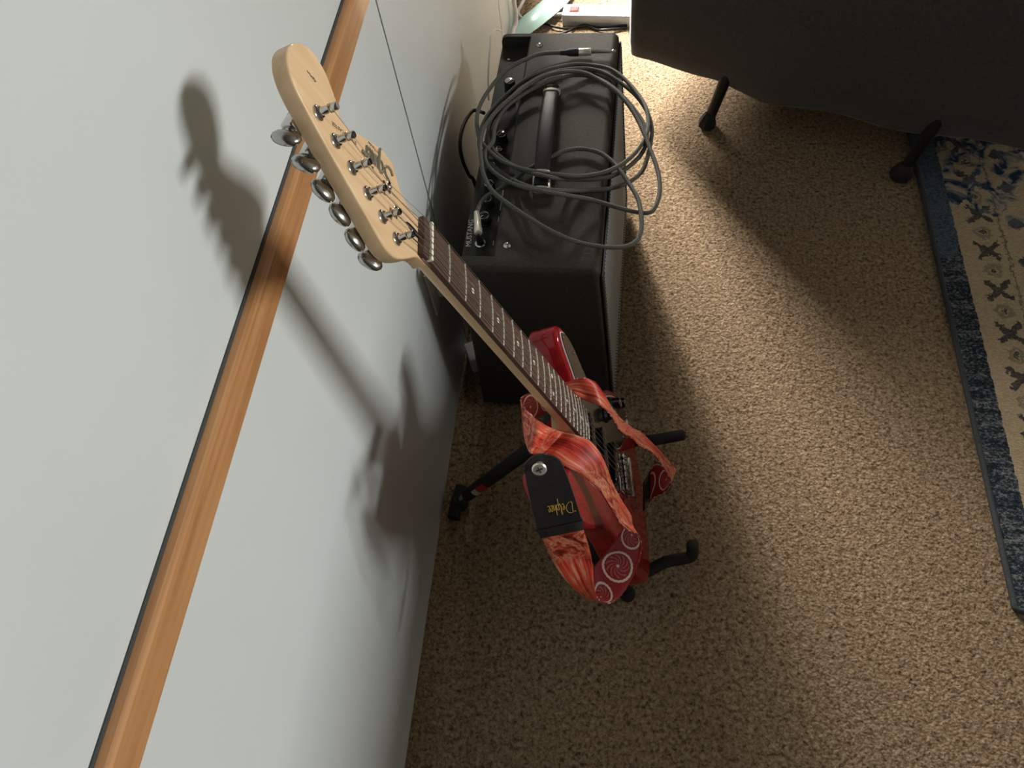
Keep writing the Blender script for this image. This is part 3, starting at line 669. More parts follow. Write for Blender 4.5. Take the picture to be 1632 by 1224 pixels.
# tangle of thin dark cables in front of the power strip
for lab, pp in (('dark thin cable lying in front of the power strip', [(832, 52, 0), (850, 42, 0), (865, 38, 0), (885, 43, 0), (905, 46, 0), (930, 41, 0), (960, 44, 0), (1000, 40, 0)]),
                ('dark thin cable crossing the others before the power strip', [(880, 58, 0), (905, 50, 0), (918, 43, 0), (935, 40, 0), (950, 47, 0), (970, 47, 0), (1000, 44, 0)])):
    o = tubeo('dark_cable', catmull([onz(u_, v_, 0.005 + 0.004 * (k % 2)) for k, (u_, v_, _) in enumerate(pp)], 6), 0.0032, 'black', None, 6); tag(o, lab, 'cable')

# ================================================================== ELECTRIC GUITAR
gm = Matrix.Identity(4)
RW_ = R @ Rg; TW_ = R @ tg + O
for i in range(3):
    for j in range(3): gm[i][j] = RW_[i][j]
    gm[i][3] = TW_[i]
gt = empty('electric_guitar', mw=gm); tag(gt, 'glossy red electric guitar with maple headstock and dark fretboard on a stand', 'electric guitar')
SC = 0.648
def fr(n): return SC * (1 - 2 ** (-n / 12))
def hwid(u): return (0.042 + 0.014 * u / fr(21)) / 2
FW = -0.012                                 # body face height under the fretboard plane
body = [(.400,-.029),(.404,-.040),(.405,-.055),(.397,-.074),(.379,-.086),(.357,-.091),(.340,-.097),(.333,-.105),(.337,-.117),(.351,-.128),(.376,-.139),(.41,-.147),(.45,-.145),(.49,-.136),(.53,-.123),(.565,-.118),(.60,-.122),(.64,-.137),(.68,-.152),(.72,-.160),(.755,-.156),(.785,-.137),(.803,-.107),(.811,-.06),(.8125,0),(.810,.05),(.801,.095),(.783,.128),(.758,.150),(.725,.162),(.69,.162),(.65,.150),(.61,.130),(.575,.115),(.545,.109),(.515,.112),(.485,.124),(.455,.137),(.425,.1425),(.400,.138),(.386,.125),(.389,.110),(.405,.094),(.43,.077),(.449,.060),(.458,.044),(.456,.029)]
bo = catmull(body, 4, True)
bm = bmesh.new(); slab(bm, bo, rnd(0.008, FW - 0.045, FW, 4)); ob('body', bm, 'red', gt, True, 40)
pgd = [(.462,-.029),(.445,-.038),(.440,-.052),(.450,-.066),(.480,-.073),(.52,-.071),(.56,-.064),(.60,-.054),(.630,-.044),(.634,-.03),(.634,.03),(.640,.038),(.665,.045),(.70,.072),(.735,.108),(.748,.130),(.735,.146),(.70,.150),(.655,.139),(.61,.119),(.575,.105),(.545,.100),(.515,.102),(.485,.113),(.455,.127),(.425,.133),(.402,.128),(.398,.118),(.412,.101),(.436,.083),(.455,.065),(.466,.046),(.464,.029)]
po = catmull(pgd, 3, True)
bm = bmesh.new(); slab(bm, po, [(0, FW), (0.0003, FW + 0.0012)]); pgo = ob('pickguard', bm, 'white_pl', gt, True, 40)
bm = bmesh.new(); slab(bm, offset(po, 0.0013 if area2(po) > 0 else -0.0013), [(0, FW + 0.0008), (0.0006, FW + 0.0022)]); ob('black_ply', bm, 'black_gloss', pgo, True, 40)
for q in ((.405,.120),(.45,.118),(.52,.105),(.60,.108),(.68,.140),(.742,.133),(.70,.08),(.455,-.058),(.53,-.062)):
    latheo('pickguard_screw', (q[0], q[1], FW + 0.0021), (0, 0, 1), [(0.0026, 0), (0.0026, 0.0004), (0.0012, 0.0012)], 'chrome', pgo, 10)
# pickups
for uc, sl in ((0.490, 0.0), (0.548, 0.0), (0.605, 0.012)):
    bm = bmesh.new(); out = []
    for k in range(24):
        q = 2 * math.pi * k / 24; cx_ = 0.028 * (1 if math.cos(q) >= 0 else -1)
        vv = cx_ + 0.0085 * math.cos(q); out.append((uc + 0.0085 * math.sin(q) + sl * vv / 0.035 * 0.5, vv))
    slab(bm, out, [(0, FW), (0, FW + 0.008), (0.0012, FW + 0.0092)]); pk = ob('pickup', bm, 'black_gloss', gt, True, 40)
    for k in range(6):
        vv = -0.0255 + 0.0102 * k
        latheo('pole_piece', (uc + sl * vv / 0.035 * 0.5, vv, FW + 0.009), (0, 0, 1), [(0.0024, 0), (0.0024, 0.0012), (0.0018, 0.0015)], 'chrome', pk, 10)
# bridge
bm = bmesh.new(); box(bm, (0.640, -0.034, FW), (0.682, 0.034, FW + 0.003), 0.0008, 1); box(bm, (0.679, -0.034, FW), (0.683, 0.034, FW + 0.014), 0.0012, 2)
br = ob('bridge', bm, 'chrome', gt, True, 40)
for k in range(6):
    vv = -0.0265 + 0.0106 * k
    sd_ = boxo('saddle', (0.648, vv - 0.0049, FW + 0.003), (0.668, vv + 0.0049, FW + 0.0125), 'chrome', br, 0.0012, 2)
    for d_ in (-0.003, 0.003): latheo('height_screw', (0.6515, vv + d_, FW + 0.012), (0, 0, 1), [(0.0013, 0), (0.0013, 0.0035)], 'steel', sd_, 8)
    latheo('saddle_screw', (0.668, vv, FW + 0.008), (1, 0, 0), [(0.0014, 0), (0.0014, 0.015), (0.0024, 0.0152), (0.0024, 0.0168)], 'steel', br, 8)
# controls
for q in ((.592,.076),(.632,.112),(.668,.128)):
    k = latheo('knob', (q[0], q[1], FW + 0.002), (0, 0, 1), [(0.0125, 0), (0.0125, 0.002), (0.0092, 0.006), (0.0086, 0.017), (0.0072, 0.0185)], 'black_gloss', gt, 22, 35)
    bm = bmesh.new(); tube(bm, [Vector((q[0] - 0.004, q[1], FW + 0.0206)), Vector((q[0] - 0.0075, q[1], FW + 0.0206))], 0.0005, 4); ob('marker', bm, 'print_white', k)
swc = boxo('selector_switch', (0.583, 0.072, FW + 0.002), (0.587, 0.090, FW + 0.003), 'black', gt); latheo('switch_tip', (0.585, 0.082, FW + 0.003), (0.2, 0.1, 1), [(0.001, 0), (0.001, 0.006), (0.004, 0.007), (0.0044, 0.013), (0.002, 0.016)], 'black_gloss', swc, 12)
jp = latheo('jack_plate', (0.752, 0.125, FW), (0.15, 0, 1), [(0.017, 0), (0.016, 0.002), (0.010, 0.003), (0.008, 0.0015)], 'chrome', gt, 20)
# strap pins
hb_ = (0.335, -0.103, FW - 0.022)
for base, ax in ((hb_, (-1.0, -0.55, 0)), ((0.811, 0.0, FW - 0.022), (1, 0, 0))):
    latheo('strap_pin', base, ax, [(0.0035, -0.002), (0.0035, 0.006), (0.0065, 0.009), (0.007, 0.0105), (0.004, 0.012)], 'chrome', gt, 14)
# neck and headstock (one piece of maple)
head = [(.004,.0212),(-.008,.0215),(-.020,.0207),(-.032,.0215),(-.043,.0268),(-.050,.036),(-.0555,.0445),(-.064,.0478),(-.078,.0465),(-.094,.0410),(-.108,.0345),(-.120,.0290),(-.1285,.0268),(-.1345,.0278),(-.138,.034),(-.142,.040),(-.149,.0475),(-.158,.0545),(-.168,.0582),(-.178,.0578),(-.188,.0525),(-.196,.043),(-.200,.031),(-.199,.0215),(-.1945,.0125),(-.185,.004),(-.1735,-.002),(-.1494,-.0136),(-.115,-.0281),(-.0785,-.0438),(-.066,-.0488),(-.056,-.0497),(-.046,-.0475),(-.036,-.0415),(-.026,-.034),(-.016,-.026),(-.008,-.0218),(.004,-.0212)]
ho = catmull(head, 3)
HF, HB = -0.0065, -0.0210
bm = bmesh.new(); slab(bm, [p for p in ho], rnd(0.0018, HB, HF, 3))
secs = []
for k in range(31):
    u_ = -0.006 + (0.458 + 0.006) * k / 30; w_ = hwid(max(u_, 0)); bk = -0.0205 - 0.003 * min(1, max(0, u_ / 0.40)) - (0.010 * min(1, max(0, (u_ - 0.375) / 0.02)))
    sq = 0.62 + (-0.35 * min(1, max(0, (u_ - 0.375) / 0.02)))
    row = [(w_, -0.0045)]
    for j in range(1, 12):
        q = math.pi * j / 12; row.append((w_ * math.copysign(abs(math.cos(q)) ** sq, math.cos(q)), -0.0045 + (bk + 0.0045) * math.sin(q) ** sq))
    row.append((-w_, -0.0045))
    secs.append([bm.verts.new((u_, a_, b_)) for a_, b_ in row])
for a_, b_ in zip(secs, secs[1:]):
    for j in range(len(a_)): bm.faces.new((a_[j], a_[(j + 1) % len(a_)], b_[(j + 1) % len(a_)], b_[j]))
bm.faces.new(secs[0][::-1]); bm.faces.new(secs[-1])
nk = ob('neck', bm, 'maple', gt, True, 40)
# fretboard
RAD = 0.241; bm = bmesh.new(); secs = []
for k in range(25):
    u_ = -0.0125 + (0.4615 + 0.0125) * k / 24; w_ = hwid(u_)
    row = [(w_ * (1 - 2 * j / 8), -(w_ * (1 - 2 * j / 8)) ** 2 / 2 / RAD) for j in range(9)] + [(-w_, -0.0062), (w_, -0.0062)]
    secs.append([bm.verts.new((u_, a_, b_)) for a_, b_ in row])
for a_, b_ in zip(secs, secs[1:]):
    for j in range(len(a_)): bm.faces.new((a_[j], a_[(j + 1) % len(a_)], b_[(j + 1) % len(a_)], b_[j]))
bm.faces.new(secs[0][::-1]); bm.faces.new(secs[-1])
fb = ob('fretboard', bm, 'rosewood', gt, True, 40)
for n_ in range(1, 22):
    u_ = fr(n_); w_ = hwid(u_) * 0.985
    tubeo('fret', [(u_, w_ * (1 - 2 * j / 6), 0.0002 - (w_ * (1 - 2 * j / 6)) ** 2 / 2 / RAD) for j in range(7)], 0.0011, 'fret', fb, 6)
for n_ in (3, 5, 7, 9, 12, 15, 17, 19, 21):
    u_ = (fr(n_) + fr(n_ - 1)) / 2
    for vv in ((-0.012, 0.012) if n_ == 12 else (0.0,)):
        latheo('inlay_dot', (u_, vv, -vv * vv / 2 / RAD - 0.0003), (0, 0, 1), [(0.0031, 0), (0.0031, 0.0005)], 'nut', fb, 14)
bm = bmesh.new(); box(bm, (-0.002, -0.0212, -0.004), (0.0018, 0.0212, 0.0022), 0.0008, 2); ob('nut', bm, 'nut', gt, True, 40)
# truss rod opening
bm = bmesh.new(); out = [(-0.0125, -0.0028), (-0.0125, 0.0028), (-0.020, 0.0034), (-0.028, 0.0028), (-0.0335, 0.0), (-0.028, -0.0028), (-0.020, -0.0034)]
slab(bm, catmull(out, 3, True), [(0, HF - 0.001), (0, HF + 0.0003)]); ob('truss_rod_slot', bm, 'black', gt)
# tuners
posts = [(-0.1618, 0.0062), (-0.1391, -0.0012), (-0.1164, -0.0086), (-0.0937, -0.0160), (-0.0711, -0.0228), (-0.0485, -0.0292)]
bpx = [(450, 208), (480, 248), (508, 292), (535, 330), (560, 372), (585, 407)]
tilt = [1.0, 0.8, 0.35, 0.25, 0.2, 0.6]
for (pu, pv), (bu, bv), tl in zip(posts, bpx, tilt):
    bl_ = gl(bu, bv, -0.0265); bd = V((bl_[0] - pu, bl_[1] - pv, 0)); bdn = bd.normalized()
    bdn = Vector((-0.30, -0.954, 0)); L_ = bd.dot(bdn)
    mm_ = Matrix.Translation((pu, pv, 0)) @ Matrix(((bdn.x, -bdn.y, 0), (bdn.y, bdn.x, 0), (0, 0, 1))).to_4x4()
    bm = bmesh.new(); box(bm, (-0.009, -0.007, -0.0315), (0.015, 0.007, -0.0205), 0.0025, 2, mm_); tn = ob('tuner', bm, 'chrome', gt, True, 40)
    latheo('bushing', (pu, pv, HF), (0, 0, 1), [(0.0062, 0), (0.0062, 0.0012), (0.0050, 0.0020), (0.0044, 0.0034), (0.0036, 0.0036)], 'chrome', tn, 18)
    latheo('post', (pu, pv, HF), (0, 0, 1), [(0.0031, 0), (0.0031, 0.008), (0.0024, 0.0098), (0.0024, 0.0115), (0.0031, 0.0130), (0.0031, 0.0165), (0.0024, 0.0175)], 'chrome', tn, 14)
    sb_ = Vector((pu, pv, -0.0265)) + bdn * 0.014
    latheo('stem', sb_, bdn, [(0.0040, 0), (0.0040, 0.003), (0.0026, 0.004), (0.0026, L_ - 0.018), (0.0036, L_ - 0.017)], 'chrome', tn, 12)
    # flattened oval button
    c_ = Vector((pu, pv, -0.0265)) + bdn * (L_ + 0.001); s1 = Vector((-bdn.y, bdn.x, 0)); s2 = Vector((0, 0, 1))
    w1 = s1 * math.cos(tl) + s2 * math.sin(tl); w2 = bdn.cross(w1)
    bm = bmesh.new(); rings = []
    for ph in [-1, -0.86, -0.55, -0.1, 0.35, 0.72, 0.93, 1]:
        rr_ = math.sqrt(max(0, 1 - ph * ph)) ** 0.75
        ex = 0.0112 * max(rr_, 0.12); ey = 0.0048 * max(rr_, 0.2)
        rings.append([bm.verts.new(c_ + bdn * 0.0080 * ph + w1 * ex * math.cos(q) + w2 * ey * math.sin(q)) for q in [2 * math.pi * j / 16 for j in range(16)]])
    for a_, b_ in zip(rings, rings[1:]):
        for j in range(16): bm.faces.new((a_[j], a_[(j + 1) % 16], b_[(j + 1) % 16], b_[j]))
    bm.faces.new(rings[0][::-1]); bm.faces.new(rings[-1]); ob('button', bm, 'chrome_dark', tn, True, 70)
# strings: low E goes to the tuner nearest the nut
srad = [0.00062, 0.00052, 0.00045, 0.00036, 0.00030, 0.00026]
for k in range(6):
    pu, pv = posts[5 - k]; vn = -0.0175 + 0.007 * k; vb_ = -0.0265 + 0.0106 * k
    pth = [(pu + 0.002, pv + 0.0028, HF + 0.0105), (-0.002, vn, 0.0026), (0.0018, vn, 0.0026), (0.648, vb_, FW + 0.0137), (0.660, vb_, FW + 0.006)]
    if k >= 4:
        us = -0.066; s_ = (us - pu) / (-0.002 - pu); pth.insert(1, (us, pv + 0.0028 + (vn - pv - 0.0028) * s_, HF + 0.0035))
    tubeo('string', pth, srad[k], 'steel', gt, 5)
    tubeo('string_winding', [(pu + 0.0032 * math.cos(q), pv + 0.0032 * math.sin(q), HF + 0.0098 + 0.0005 * q / 2) for q in [0.5 * j for j in range(0, 26)]], 0.0004, 'steel', gt, 4)
for q in ((617, 298), (628, 338)):
    c_ = gl(q[0] + 4, q[1], -0.001)
    bm = bmesh.new(); box(bm, (c_[0] - 0.0022, c_[1] - 0.0062, -0.0022), (c_[0] + 0.0022, c_[1] + 0.0062, -0.0010), 0.0005, 1); lathe(bm, (c_[0], c_[1], HF), (0, 0, 1), [(0.002, 0), (0.002, 0.0065), (0.001, 0.0072)], 10)
    ob('string_tree', bm, 'chrome', gt, True, 40)
# logo script, reading from the nut toward the tip
SQ = [[(.95,.80),(.80,1.02),(.45,1.02),(.22,.80),(.35,.55),(.68,.42),(.80,.18),(.55,-.05),(.15,-.05),(-.05,.15)],
      [(1.40,.48),(1.20,.55),(1.00,.35),(1.05,.08),(1.22,.02),(1.40,.20),(1.42,.52),(1.38,.0),(1.30,-.45),(1.22,-.55)],
      [(1.52,.52),(1.52,.18),(1.62,.0),(1.78,.12),(1.86,.50),(1.86,.15),(1.95,.02)],
      [(2.02,.52),(2.04,.15),(2.14,.0),(2.22,.10)], [(2.10,.72),(2.13,.76)],
      [(2.28,.22),(2.46,.30),(2.50,.48),(2.38,.54),(2.27,.35),(2.30,.08),(2.44,.0),(2.58,.12)],
      [(2.64,.52),(2.68,.25),(2.66,.0),(2.70,.32),(2.84,.52),(2.95,.46)], [(2.95,.46),(3.05,.40),(3.10,.55)]]
la = gl(624, 281, HF); lb = gl(577, 231, HF); bx_ = (lb - la); lw = np.linalg.norm(bx_); bx_ /= lw; by_ = np.array([bx_[1], -bx_[0], 0]); by_ = by_ if by_[1] < 0 else -by_
sc_ = lw / 3.1
strokes_obj('logo_script', SQ, lambda a_, b_: la + bx_ * a_ * sc_ + by_ * (b_ * 1.5 - 0.25) * sc_ + np.array([0, 0, 0.0001]), 0.0015, 'logo', gt)
p_ = gl(604, 243, HF + 0.0002); text_obj('logo_byline', 'by Fender', 0.0042, 'logo', gt, p_, bx_, by_)
p_ = gl(568, 226, HF + 0.0002); q_ = gl(527, 191, HF + 0.0002); text_obj('model_lettering', 'STRATOCASTER', 0.0046, 'logo', gt, p_, q_ - p_, by_)
p_ = gl(503, 131, HF); q_ = gl(489, 113, HF); dd = q_ - p_; ld = np.linalg.norm(dd); dd /= ld; dn = np.array([dd[1], -dd[0], 0])
strokes_obj('signature_mark', [[(0, 0.1), (.12, -.05), (.2, .12), (.32, 0), (.45, .08), (.55, -.04), (.7, .05), (.85, 0), (1, .04)], [(.15, .08), (.3, .12), (.4, .02)]], lambda a_, b_: p_ + dd * a_ * ld + dn * b_ * ld + np.array([0, 0, 0.0001]), 0.0005, 'logo', gt)

# ================================================================== GUITAR STRAP
# each station: pixel of one edge, pixel of the other edge, their depths
ST = [((835,745),(896,737),.878,.872),((842,785),(911,777),.892,.888),((855,839),(926,824),.925,.922),((860,850),(928,838),.934,.932),
      ((868,866),(932,850),.95,.95),((880,893),(941,880),.985,.985),((899,921),(945,905),1.005,1.0),((921,943),(947,932),1.03,1.015),((944,957),(954,955),1.06,1.04),
      ((946,938),(974,961),1.085,1.06),((947,906),(994,944),1.09,1.07),((961,886),(1009,918),1.09,1.075),((977,866),(1020,889),1.085,1.07),((992,843),(1022,866),1.08,1.06),
      ((1004,834),(1017,852),1.075,1.045),((1006,824),(1003,846),1.06,1.03),((999,811),(990,836),1.05,1.025),((990,797),(973,809),1.04,1.015),((977,772),(956,783),1.025,1.005),((967,745),(937,765),1.01,.995),((957,724),(920,753),1.0,.985),
      ((941,704),(898,742),.998,.98),((919,694),(879,728),1.0,.985),((893,687),(860,724),1.01,.99),((866,676),(846,723),1.03,1.0),((846,660),(840,712),1.04,1.01),((833,645),(836,696),1.06,1.03),
      ((831,634),(836,684),1.085,1.06),((842,627),(846,676),1.105,1.085),((858,626),(864,668),1.115,1.10),((876,624),(884,660),1.115,1.105),((894,617),(904,652),1.105,1.095),
      ((910,607),(918,646),1.085,1.075),((928,602),(938,645),1.06,1.055),((947,608),(955,646),1.055,1.055),((961,626),(967,655),1.07,1.065),((975,650),(978,670),1.095,1.085),((990,668),(989,688),1.13,1.11),((1006,681),(1005,697),1.16,1.14),
      ((1021,689),(1019,711),1.19,1.165),((1036,703),(1033,718),1.21,1.19),((1051,718),(1044,727),1.225,1.205),((1066,735),(1056,744),1.24,1.215),((1077,750),(1069,768),1.265,1.235),
      ((1064,746),(1059,784),1.30,1.265),((1045,742),(1042,793),1.33,1.29),((1030,752),(1030,803),1.345,1.31),((1020,760),(1020,812),1.352,1.325)]
def wdep(p, w):                             # depth at which a pixel's ray meets height w over the fretboard plane
    a = Rg.T @ np.array([(p[0] - CX) / FPX, (p[1] - CY) / FPX, 1.0]); return (w + (Rg.T @ tg)[2]) / a[2]
for k, (a, b_, wa, wb) in {24: ((866,676),(846,723),-.020,-.020), 25: ((846,660),(840,712),-.036,-.040), 26: ((833,645),(836,696),-.048,-.050), 27: ((831,634),(836,684),-.055,-.054),
        28: ((842,627),(846,672),-.050,-.050), 29: ((858,626),(862,662),-.044,-.046), 30: ((876,624),(880,650),-.039,-.042), 31: ((893,616),(898,634),-.024,-.028),
        32: ((910,607),(915,629),-.006,-.006), 33: ((928,602),(937,640),.012,.008), 46: ((1034,756),(1034,806),.010,.010), 47: ((1026,768),(1026,814),.004,.004)}.items():
    ST[k] = (a, b_, wdep(a, wa), wdep(b_, wb))
ST = ST[:31] + [(b_, a, d2, d1) for a, b_, d1, d2 in ST[31:]]     # half twist hidden behind the neck
E1 = catmull([dep(*a, d1) for a, b_, d1, d2 in ST], 8); E2 = catmull([dep(*b_, d2) for a, b_, d1, d2 in ST], 8)
n_ = len(E1); cl = [(a + b_) / 2 for a, b_ in zip(E1, E2)]; Ls = [0.0]
for k in range(1, n_): Ls.append(Ls[-1] + float(np.linalg.norm(cl[k] - cl[k - 1])))
phase.outputs[0].default_value = Ls[8 * 11]
strap = empty('guitar_strap', tuple(map(float, cl[0]))); tag(strap, 'fiery orange and red printed guitar strap with black leather ends', 'guitar strap')
SO = np.array(cl[0])
def ribbon(name, k0, k1, th, mats, parent, nx=8, grow=0.0, round0=False, lift=0.0):
    bm = bmesh.new(); lay = bm.loops.layers.uv.verify(); F = []; B = []
    for k in range(k0, k1 + 1):
        a, b_ = E1[k], E2[k]; tv = cl[min(k + 1, n_ - 1)] - cl[max(k - 1, 0)]; wv_ = b_ - a
        nn = np.cross(wv_, tv); nn /= (np.linalg.norm(nn) + 1e-9)
        fr_, br_ = [], []
        for j in range(nx + 1):
            s = j / nx; ss = 0.5 + (s - 0.5) * (1 + grow)
            p = a + wv_ * ss - SO + nn * lift
            fr_.append(bm.verts.new(V(p + nn * th / 2))); br_.append(bm.verts.new(V(p - nn * th / 2)))
        F.append(fr_); B.append(br_)
    def face(vs, uvs, mi):
        f = bm.faces.new(vs); f.material_index = mi; f.smooth = True
        for lp, u_ in zip(f.loops, uvs): lp[lay].uv = u_
    for i in range(len(F) - 1):
        l0, l1 = Ls[k0 + i], Ls[k0 + i + 1]
        for j in range(nx):
            uv4 = [(l0, j / nx), (l0, (j + 1) / nx), (l1, (j + 1) / nx), (l1, j / nx)]
            face((F[i][j], F[i][j + 1], F[i + 1][j + 1], F[i + 1][j]), uv4, 0)
            face((B[i][j], B[i + 1][j], B[i + 1][j + 1], B[i][j + 1]), [uv4[0], uv4[3], uv4[2], uv4[1]], min(1, len(mats) - 1))
        for j, fl_ in ((0, 1), (nx, 0)):
            face((F[i][j], F[i + 1][j], B[i + 1][j], B[i][j]) if fl_ else (F[i + 1][j], F[i][j], B[i][j], B[i + 1][j]), [(l0, .5)] * 4, 0)
    for i in (0, len(F) - 1):
        for j in range(nx): face((F[i][j], F[i][j + 1], B[i][j + 1], B[i][j]), [(Ls[k0 + i], .5)] * 4, 0)
    me = bpy.data.meshes.new(name); bm.to_mesh(me); bm.free()
    return link(name, me, mats, parent)
kt = 8 * 3 + 2; ke = n_ - 1 - 11
web = ribbon('webbing', kt - 6, ke + 6, 0.0018, ['strap_back', 'strap_front'], strap)
# leather end tab with rounded tip (near the horn)
bm = bmesh.new()
def tabp(s, t_, w_=0.0):                    # s along (0 at the tip station, 1 at its stitched end), t_ across 0..1
    k = max(0.0, s) * (kt - 2); i = int(min(k, kt - 3)); f_ = k - i
    a = E1[i] * (1 - f_) + E1[i + 1] * f_; b_ = E2[i] * (1 - f_) + E2[i + 1] * f_
    if s < 0: a = a + (E1[0] - E1[8]) * (-s) ; b_ = b_ + (E2[0] - E2[8]) * (-s)
    tv = cl[8] - cl[0]; nn = np.cross(b_ - a, tv); nn /= np.linalg.norm(nn)
    return a + (b_ - a) * t_ - nn * w_ - SO
out = [(1.0, 0.0), (0.75, 0.0), (0.5, 0.0), (0.25, 0.0), (0.08, 0.0), (-0.10, 0.03), (-0.24, 0.11), (-0.36, 0.24), (-0.42, 0.40), (-0.42, 0.58), (-0.36, 0.75), (-0.24, 0.88), (-0.10, 0.97), (0.08, 1.0), (0.25, 1.0), (0.5, 1.0), (0.75, 1.0), (1.0, 1.0)]
rings = [[bm.verts.new(V(tabp(s, 0.5 + (t_ - 0.5) * g_, w_))) for s, t_ in out] for w_, g_ in ((-0.0015, 0.99), (-0.001, 1.0), (0.001, 1.0), (0.0016, 0.985))]
for a_, b_ in zip(rings, rings[1:]):
    for j in range(len(a_)): bm.faces.new((a_[j], a_[(j + 1) % len(a_)], b_[(j + 1) % len(a_)], b_[j]))
for rg_, rev in ((rings[0], True), (rings[-1], False)):
    h_ = len(rg_) // 2
    for j in range(h_ - 1): bm.faces.new((rg_[j], rg_[j + 1], rg_[-2 - j], rg_[-1 - j]))
tab = ob('leather_tab', bm, 'leather', strap, True, 40)
ribbon('leather_fold', kt - 9, kt + 1, 0.0052, ['leather'], strap, 4, 0.03)
ribbon('leather_tail', ke, n_ - 1, 0.0040, ['leather'], strap, 4, 0.0)
# gold lettering on the tab, reading across it toward the wall
DL = [[(.15,.95),(.10,.5),(.0,.0),(.45,.05),(.80,.45),(.70,.85),(.35,1.0),(-.05,.85),(-.15,.95)],
      [(.95,.25),(1.12,.32),(1.18,.5),(1.06,.55),(.95,.35),(1.0,.05),(1.18,.08)], [(1.28,.15),(1.42,.6),(1.45,.95),(1.36,.95),(1.34,.4),(1.40,.02),(1.52,.12)],
      [(1.60,.5),(1.55,.0),(1.50,-.45)], [(1.60,.45),(1.78,.5),(1.82,.2),(1.66,.0),(1.58,.15)], [(1.98,.95),(1.94,.5),(1.92,.0),(2.0,.4),(2.14,.45),(2.16,.05),(2.24,.08)],
      [(2.30,.25),(2.46,.32),(2.5,.5),(2.4,.55),(2.3,.35),(2.34,.05),(2.5,.08)], [(2.60,.25),(2.76,.32),(2.8,.5),(2.7,.55),(2.6,.35),(2.64,.05),(2.84,.1)]]
strokes_obj('gold_lettering', DL, lambda a_, b_: tabp(0.47 + b_ * 0.105, 0.90 - a_ * 0.195, 0.0018), 0.00045, 'gold', strap)
bc = tabp(-0.06, 0.42, 0.0015); bn = -np.cross(E2[0] - E1[0], cl[8] - cl[0]); bn /= np.linalg.norm(bn)
bt_axis = V(bn).normalized()
bt = latheo('strap_button', bc, bn, [(0.0045, 0), (0.0045, 0.006), (0.0082, 0.008), (0.0086, 0.0098), (0.0072, 0.0112), (0.002, 0.0108)], 'nickel', strap, 20)

for da in (0.4, 0.4 + math.pi / 2):
    e1_, e2_, _ = frame(bt_axis); q_ = e1_ * math.cos(da) + e2_ * math.sin(da); c_ = V(bc) + bt_axis * 0.0113
    tubeo('screw_slot', [c_ - q_ * 0.004, c_ + q_ * 0.004], 0.0008, 'black', bt, 5)

# ================================================================== GUITAR STAND
hub = np.array([-0.092, 0.545, 0.315])
std = empty('guitar_stand', (float(hub[0]), float(hub[1]), 0.0)); tag(std, 'black folding guitar stand with rubber arms under the red guitar', 'guitar stand')
so = np.array([hub[0], hub[1], 0.0])
ft = onz(733, 798, 0.022); fm = onz(752, 780, 0.045)
d_ = (hub - ft) / np.linalg.norm(hub - ft)
lg = tubeo('leg', [ft - so, ft + d_ * 0.036 - so], 0.0085, 'chrome', std, 12)
tubeo('sleeve', [ft + d_ * 0.034 - so, ft + d_ * 0.10 - so, hub - so], 0.0125, 'rubber', lg, 14)
lt = 'leg_label'
M['lab_red'] = simple('label_red', (0.45, 0.02, 0.02), 0.5); M['lab_white'] = simple('label_white', (0.5, 0.5, 0.48), 0.5)
def wraplabel(name, s0, s1, mat):
    bm = bmesh.new(); ax = V(d_); x_, y_, z_ = frame(ax); vw = (V(O) - V(ft)).normalized(); vw = (vw - ax * vw.dot(ax)).normalized(); sd3 = ax.cross(vw); rows = []
    for s in (s0, s1):
        rows.append([bm.verts.new(V(ft - so) + ax * s + (vw * math.cos(q) + sd3 * math.sin(q)) * r_) for r_ in (0.0128,) for q in [math.radians(a_) for a_ in range(-5, 80, 12)]])
    for j in range(len(rows[0]) - 1): bm.faces.new((rows[0][j], rows[0][j + 1], rows[1][j + 1], rows[1][j]))
    ob(name, bm, mat, lg, True)
wraplabel('white_label', 0.070, 0.088, 'lab_white'); wraplabel('red_label', 0.089, 0.118, 'lab_red')
bm = bmesh.new(); fy0, fy1 = onz(722, 826, 0.012), onz(736, 776, 0.012)
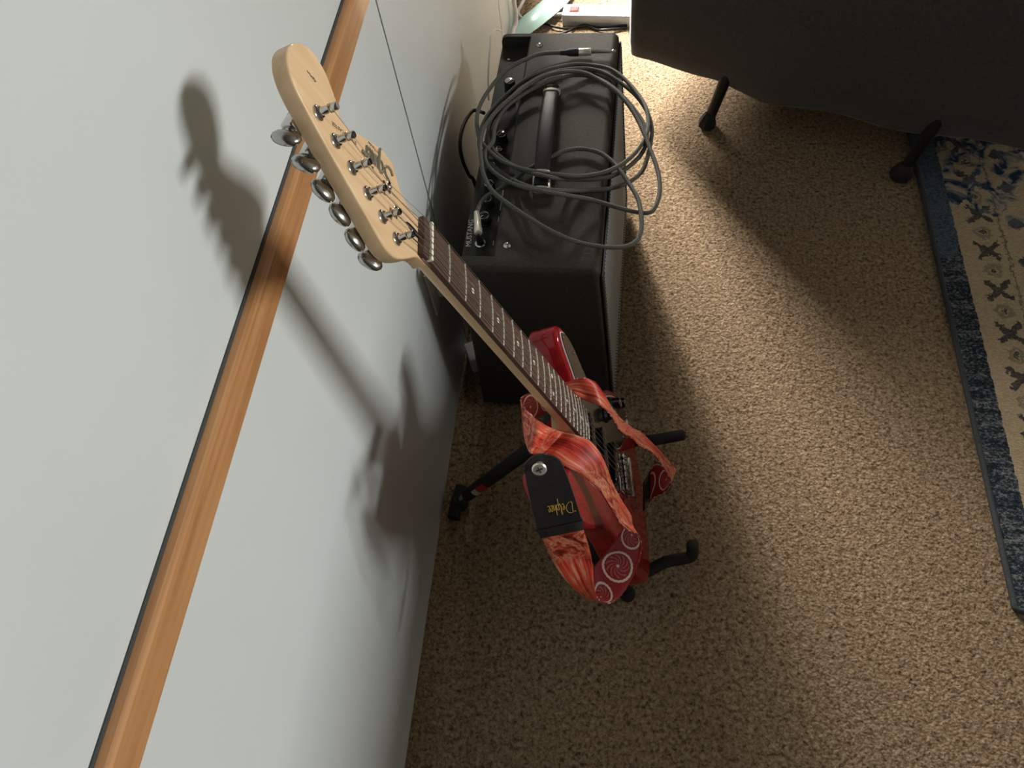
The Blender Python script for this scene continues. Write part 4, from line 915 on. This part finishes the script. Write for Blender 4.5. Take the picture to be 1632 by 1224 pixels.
tube(bm, [fy0 - so, fy0 * 0.5 + fy1 * 0.5 - so, fy1 - so], [0.0125, 0.0135, 0.0125], 12); lathe(bm, ft - so - np.array([0, 0, 0.02]), (0, 0, 1), [(0.014, 0), (0.016, 0.006), (0.013, 0.022), (0.010, 0.030)], 14)
ob('rubber_foot', bm, 'rubber', lg, True, 50)
latheo('pivot', hub - so + np.array([0, -0.03, 0]), (0, 1, 0), [(0.016, 0), (0.018, 0.004), (0.018, 0.056), (0.016, 0.06)], 'rubber', std, 18)
armtips = [(onz(1088, 693, 0.115), onz(1032, 702, 0.108), 0.62), (onz(1104, 868, 0.135), onz(1020, 914, 0.091), 0.40)]
fts = [np.array([0.030, 0.690, 0.012]), onz(1000, 945, 0.012)]
for (tip, mid_, yy), ff, hk in zip(armtips, fts, (0, 1)):
    a0 = np.array([-0.01, mid_[1] - 0.02 * (1 if hk else -1) * 0, 0.098])
    fl_ = tubeo('front_leg', catmull([hub - so, (hub + a0) / 2 - so, a0 - so, ff - so], 5), 0.0095, 'black', std, 12)
    latheo('foot_cap', ff - so - np.array([0, 0, 0.012]), (0, 0, 1), [(0.013, 0), (0.015, 0.005), (0.013, 0.02), (0.009, 0.026)], 'rubber', fl_, 12)
    if hk:
        c2 = onz(1096, 890, 0.105); pts_ = catmull([a0 - so, mid_ - so, onz(1060, 896, 0.096) - so, c2 - so + np.array([-.004, 0, 0]), onz(1103, 884, 0.112) - so, tip - so], 5)
    else:
        pts_ = catmull([a0 - so, mid_ - so, (mid_ + tip) / 2 - so + np.array([0, 0, -.002]), tip - so], 5)
    ar = tubeo('rubber_arm', pts_, 0.0105, 'rubber', std, 14)
    latheo('arm_cap', pts_[-1] - (pts_[-1] - pts_[-2]) / np.linalg.norm(pts_[-1] - pts_[-2]) * 0.002, pts_[-1] - pts_[-2], [(0.0105, 0), (0.0100, 0.004), (0.006, 0.0075), (0, 0.0085)], 'rubber', ar, 14)
for p in (0.36,):
    tubeo('cross_brace', [np.array([-0.01, 0.40, 0.098]) - so, np.array([-0.01, 0.62, 0.098]) - so], 0.007, 'black', std, 10)
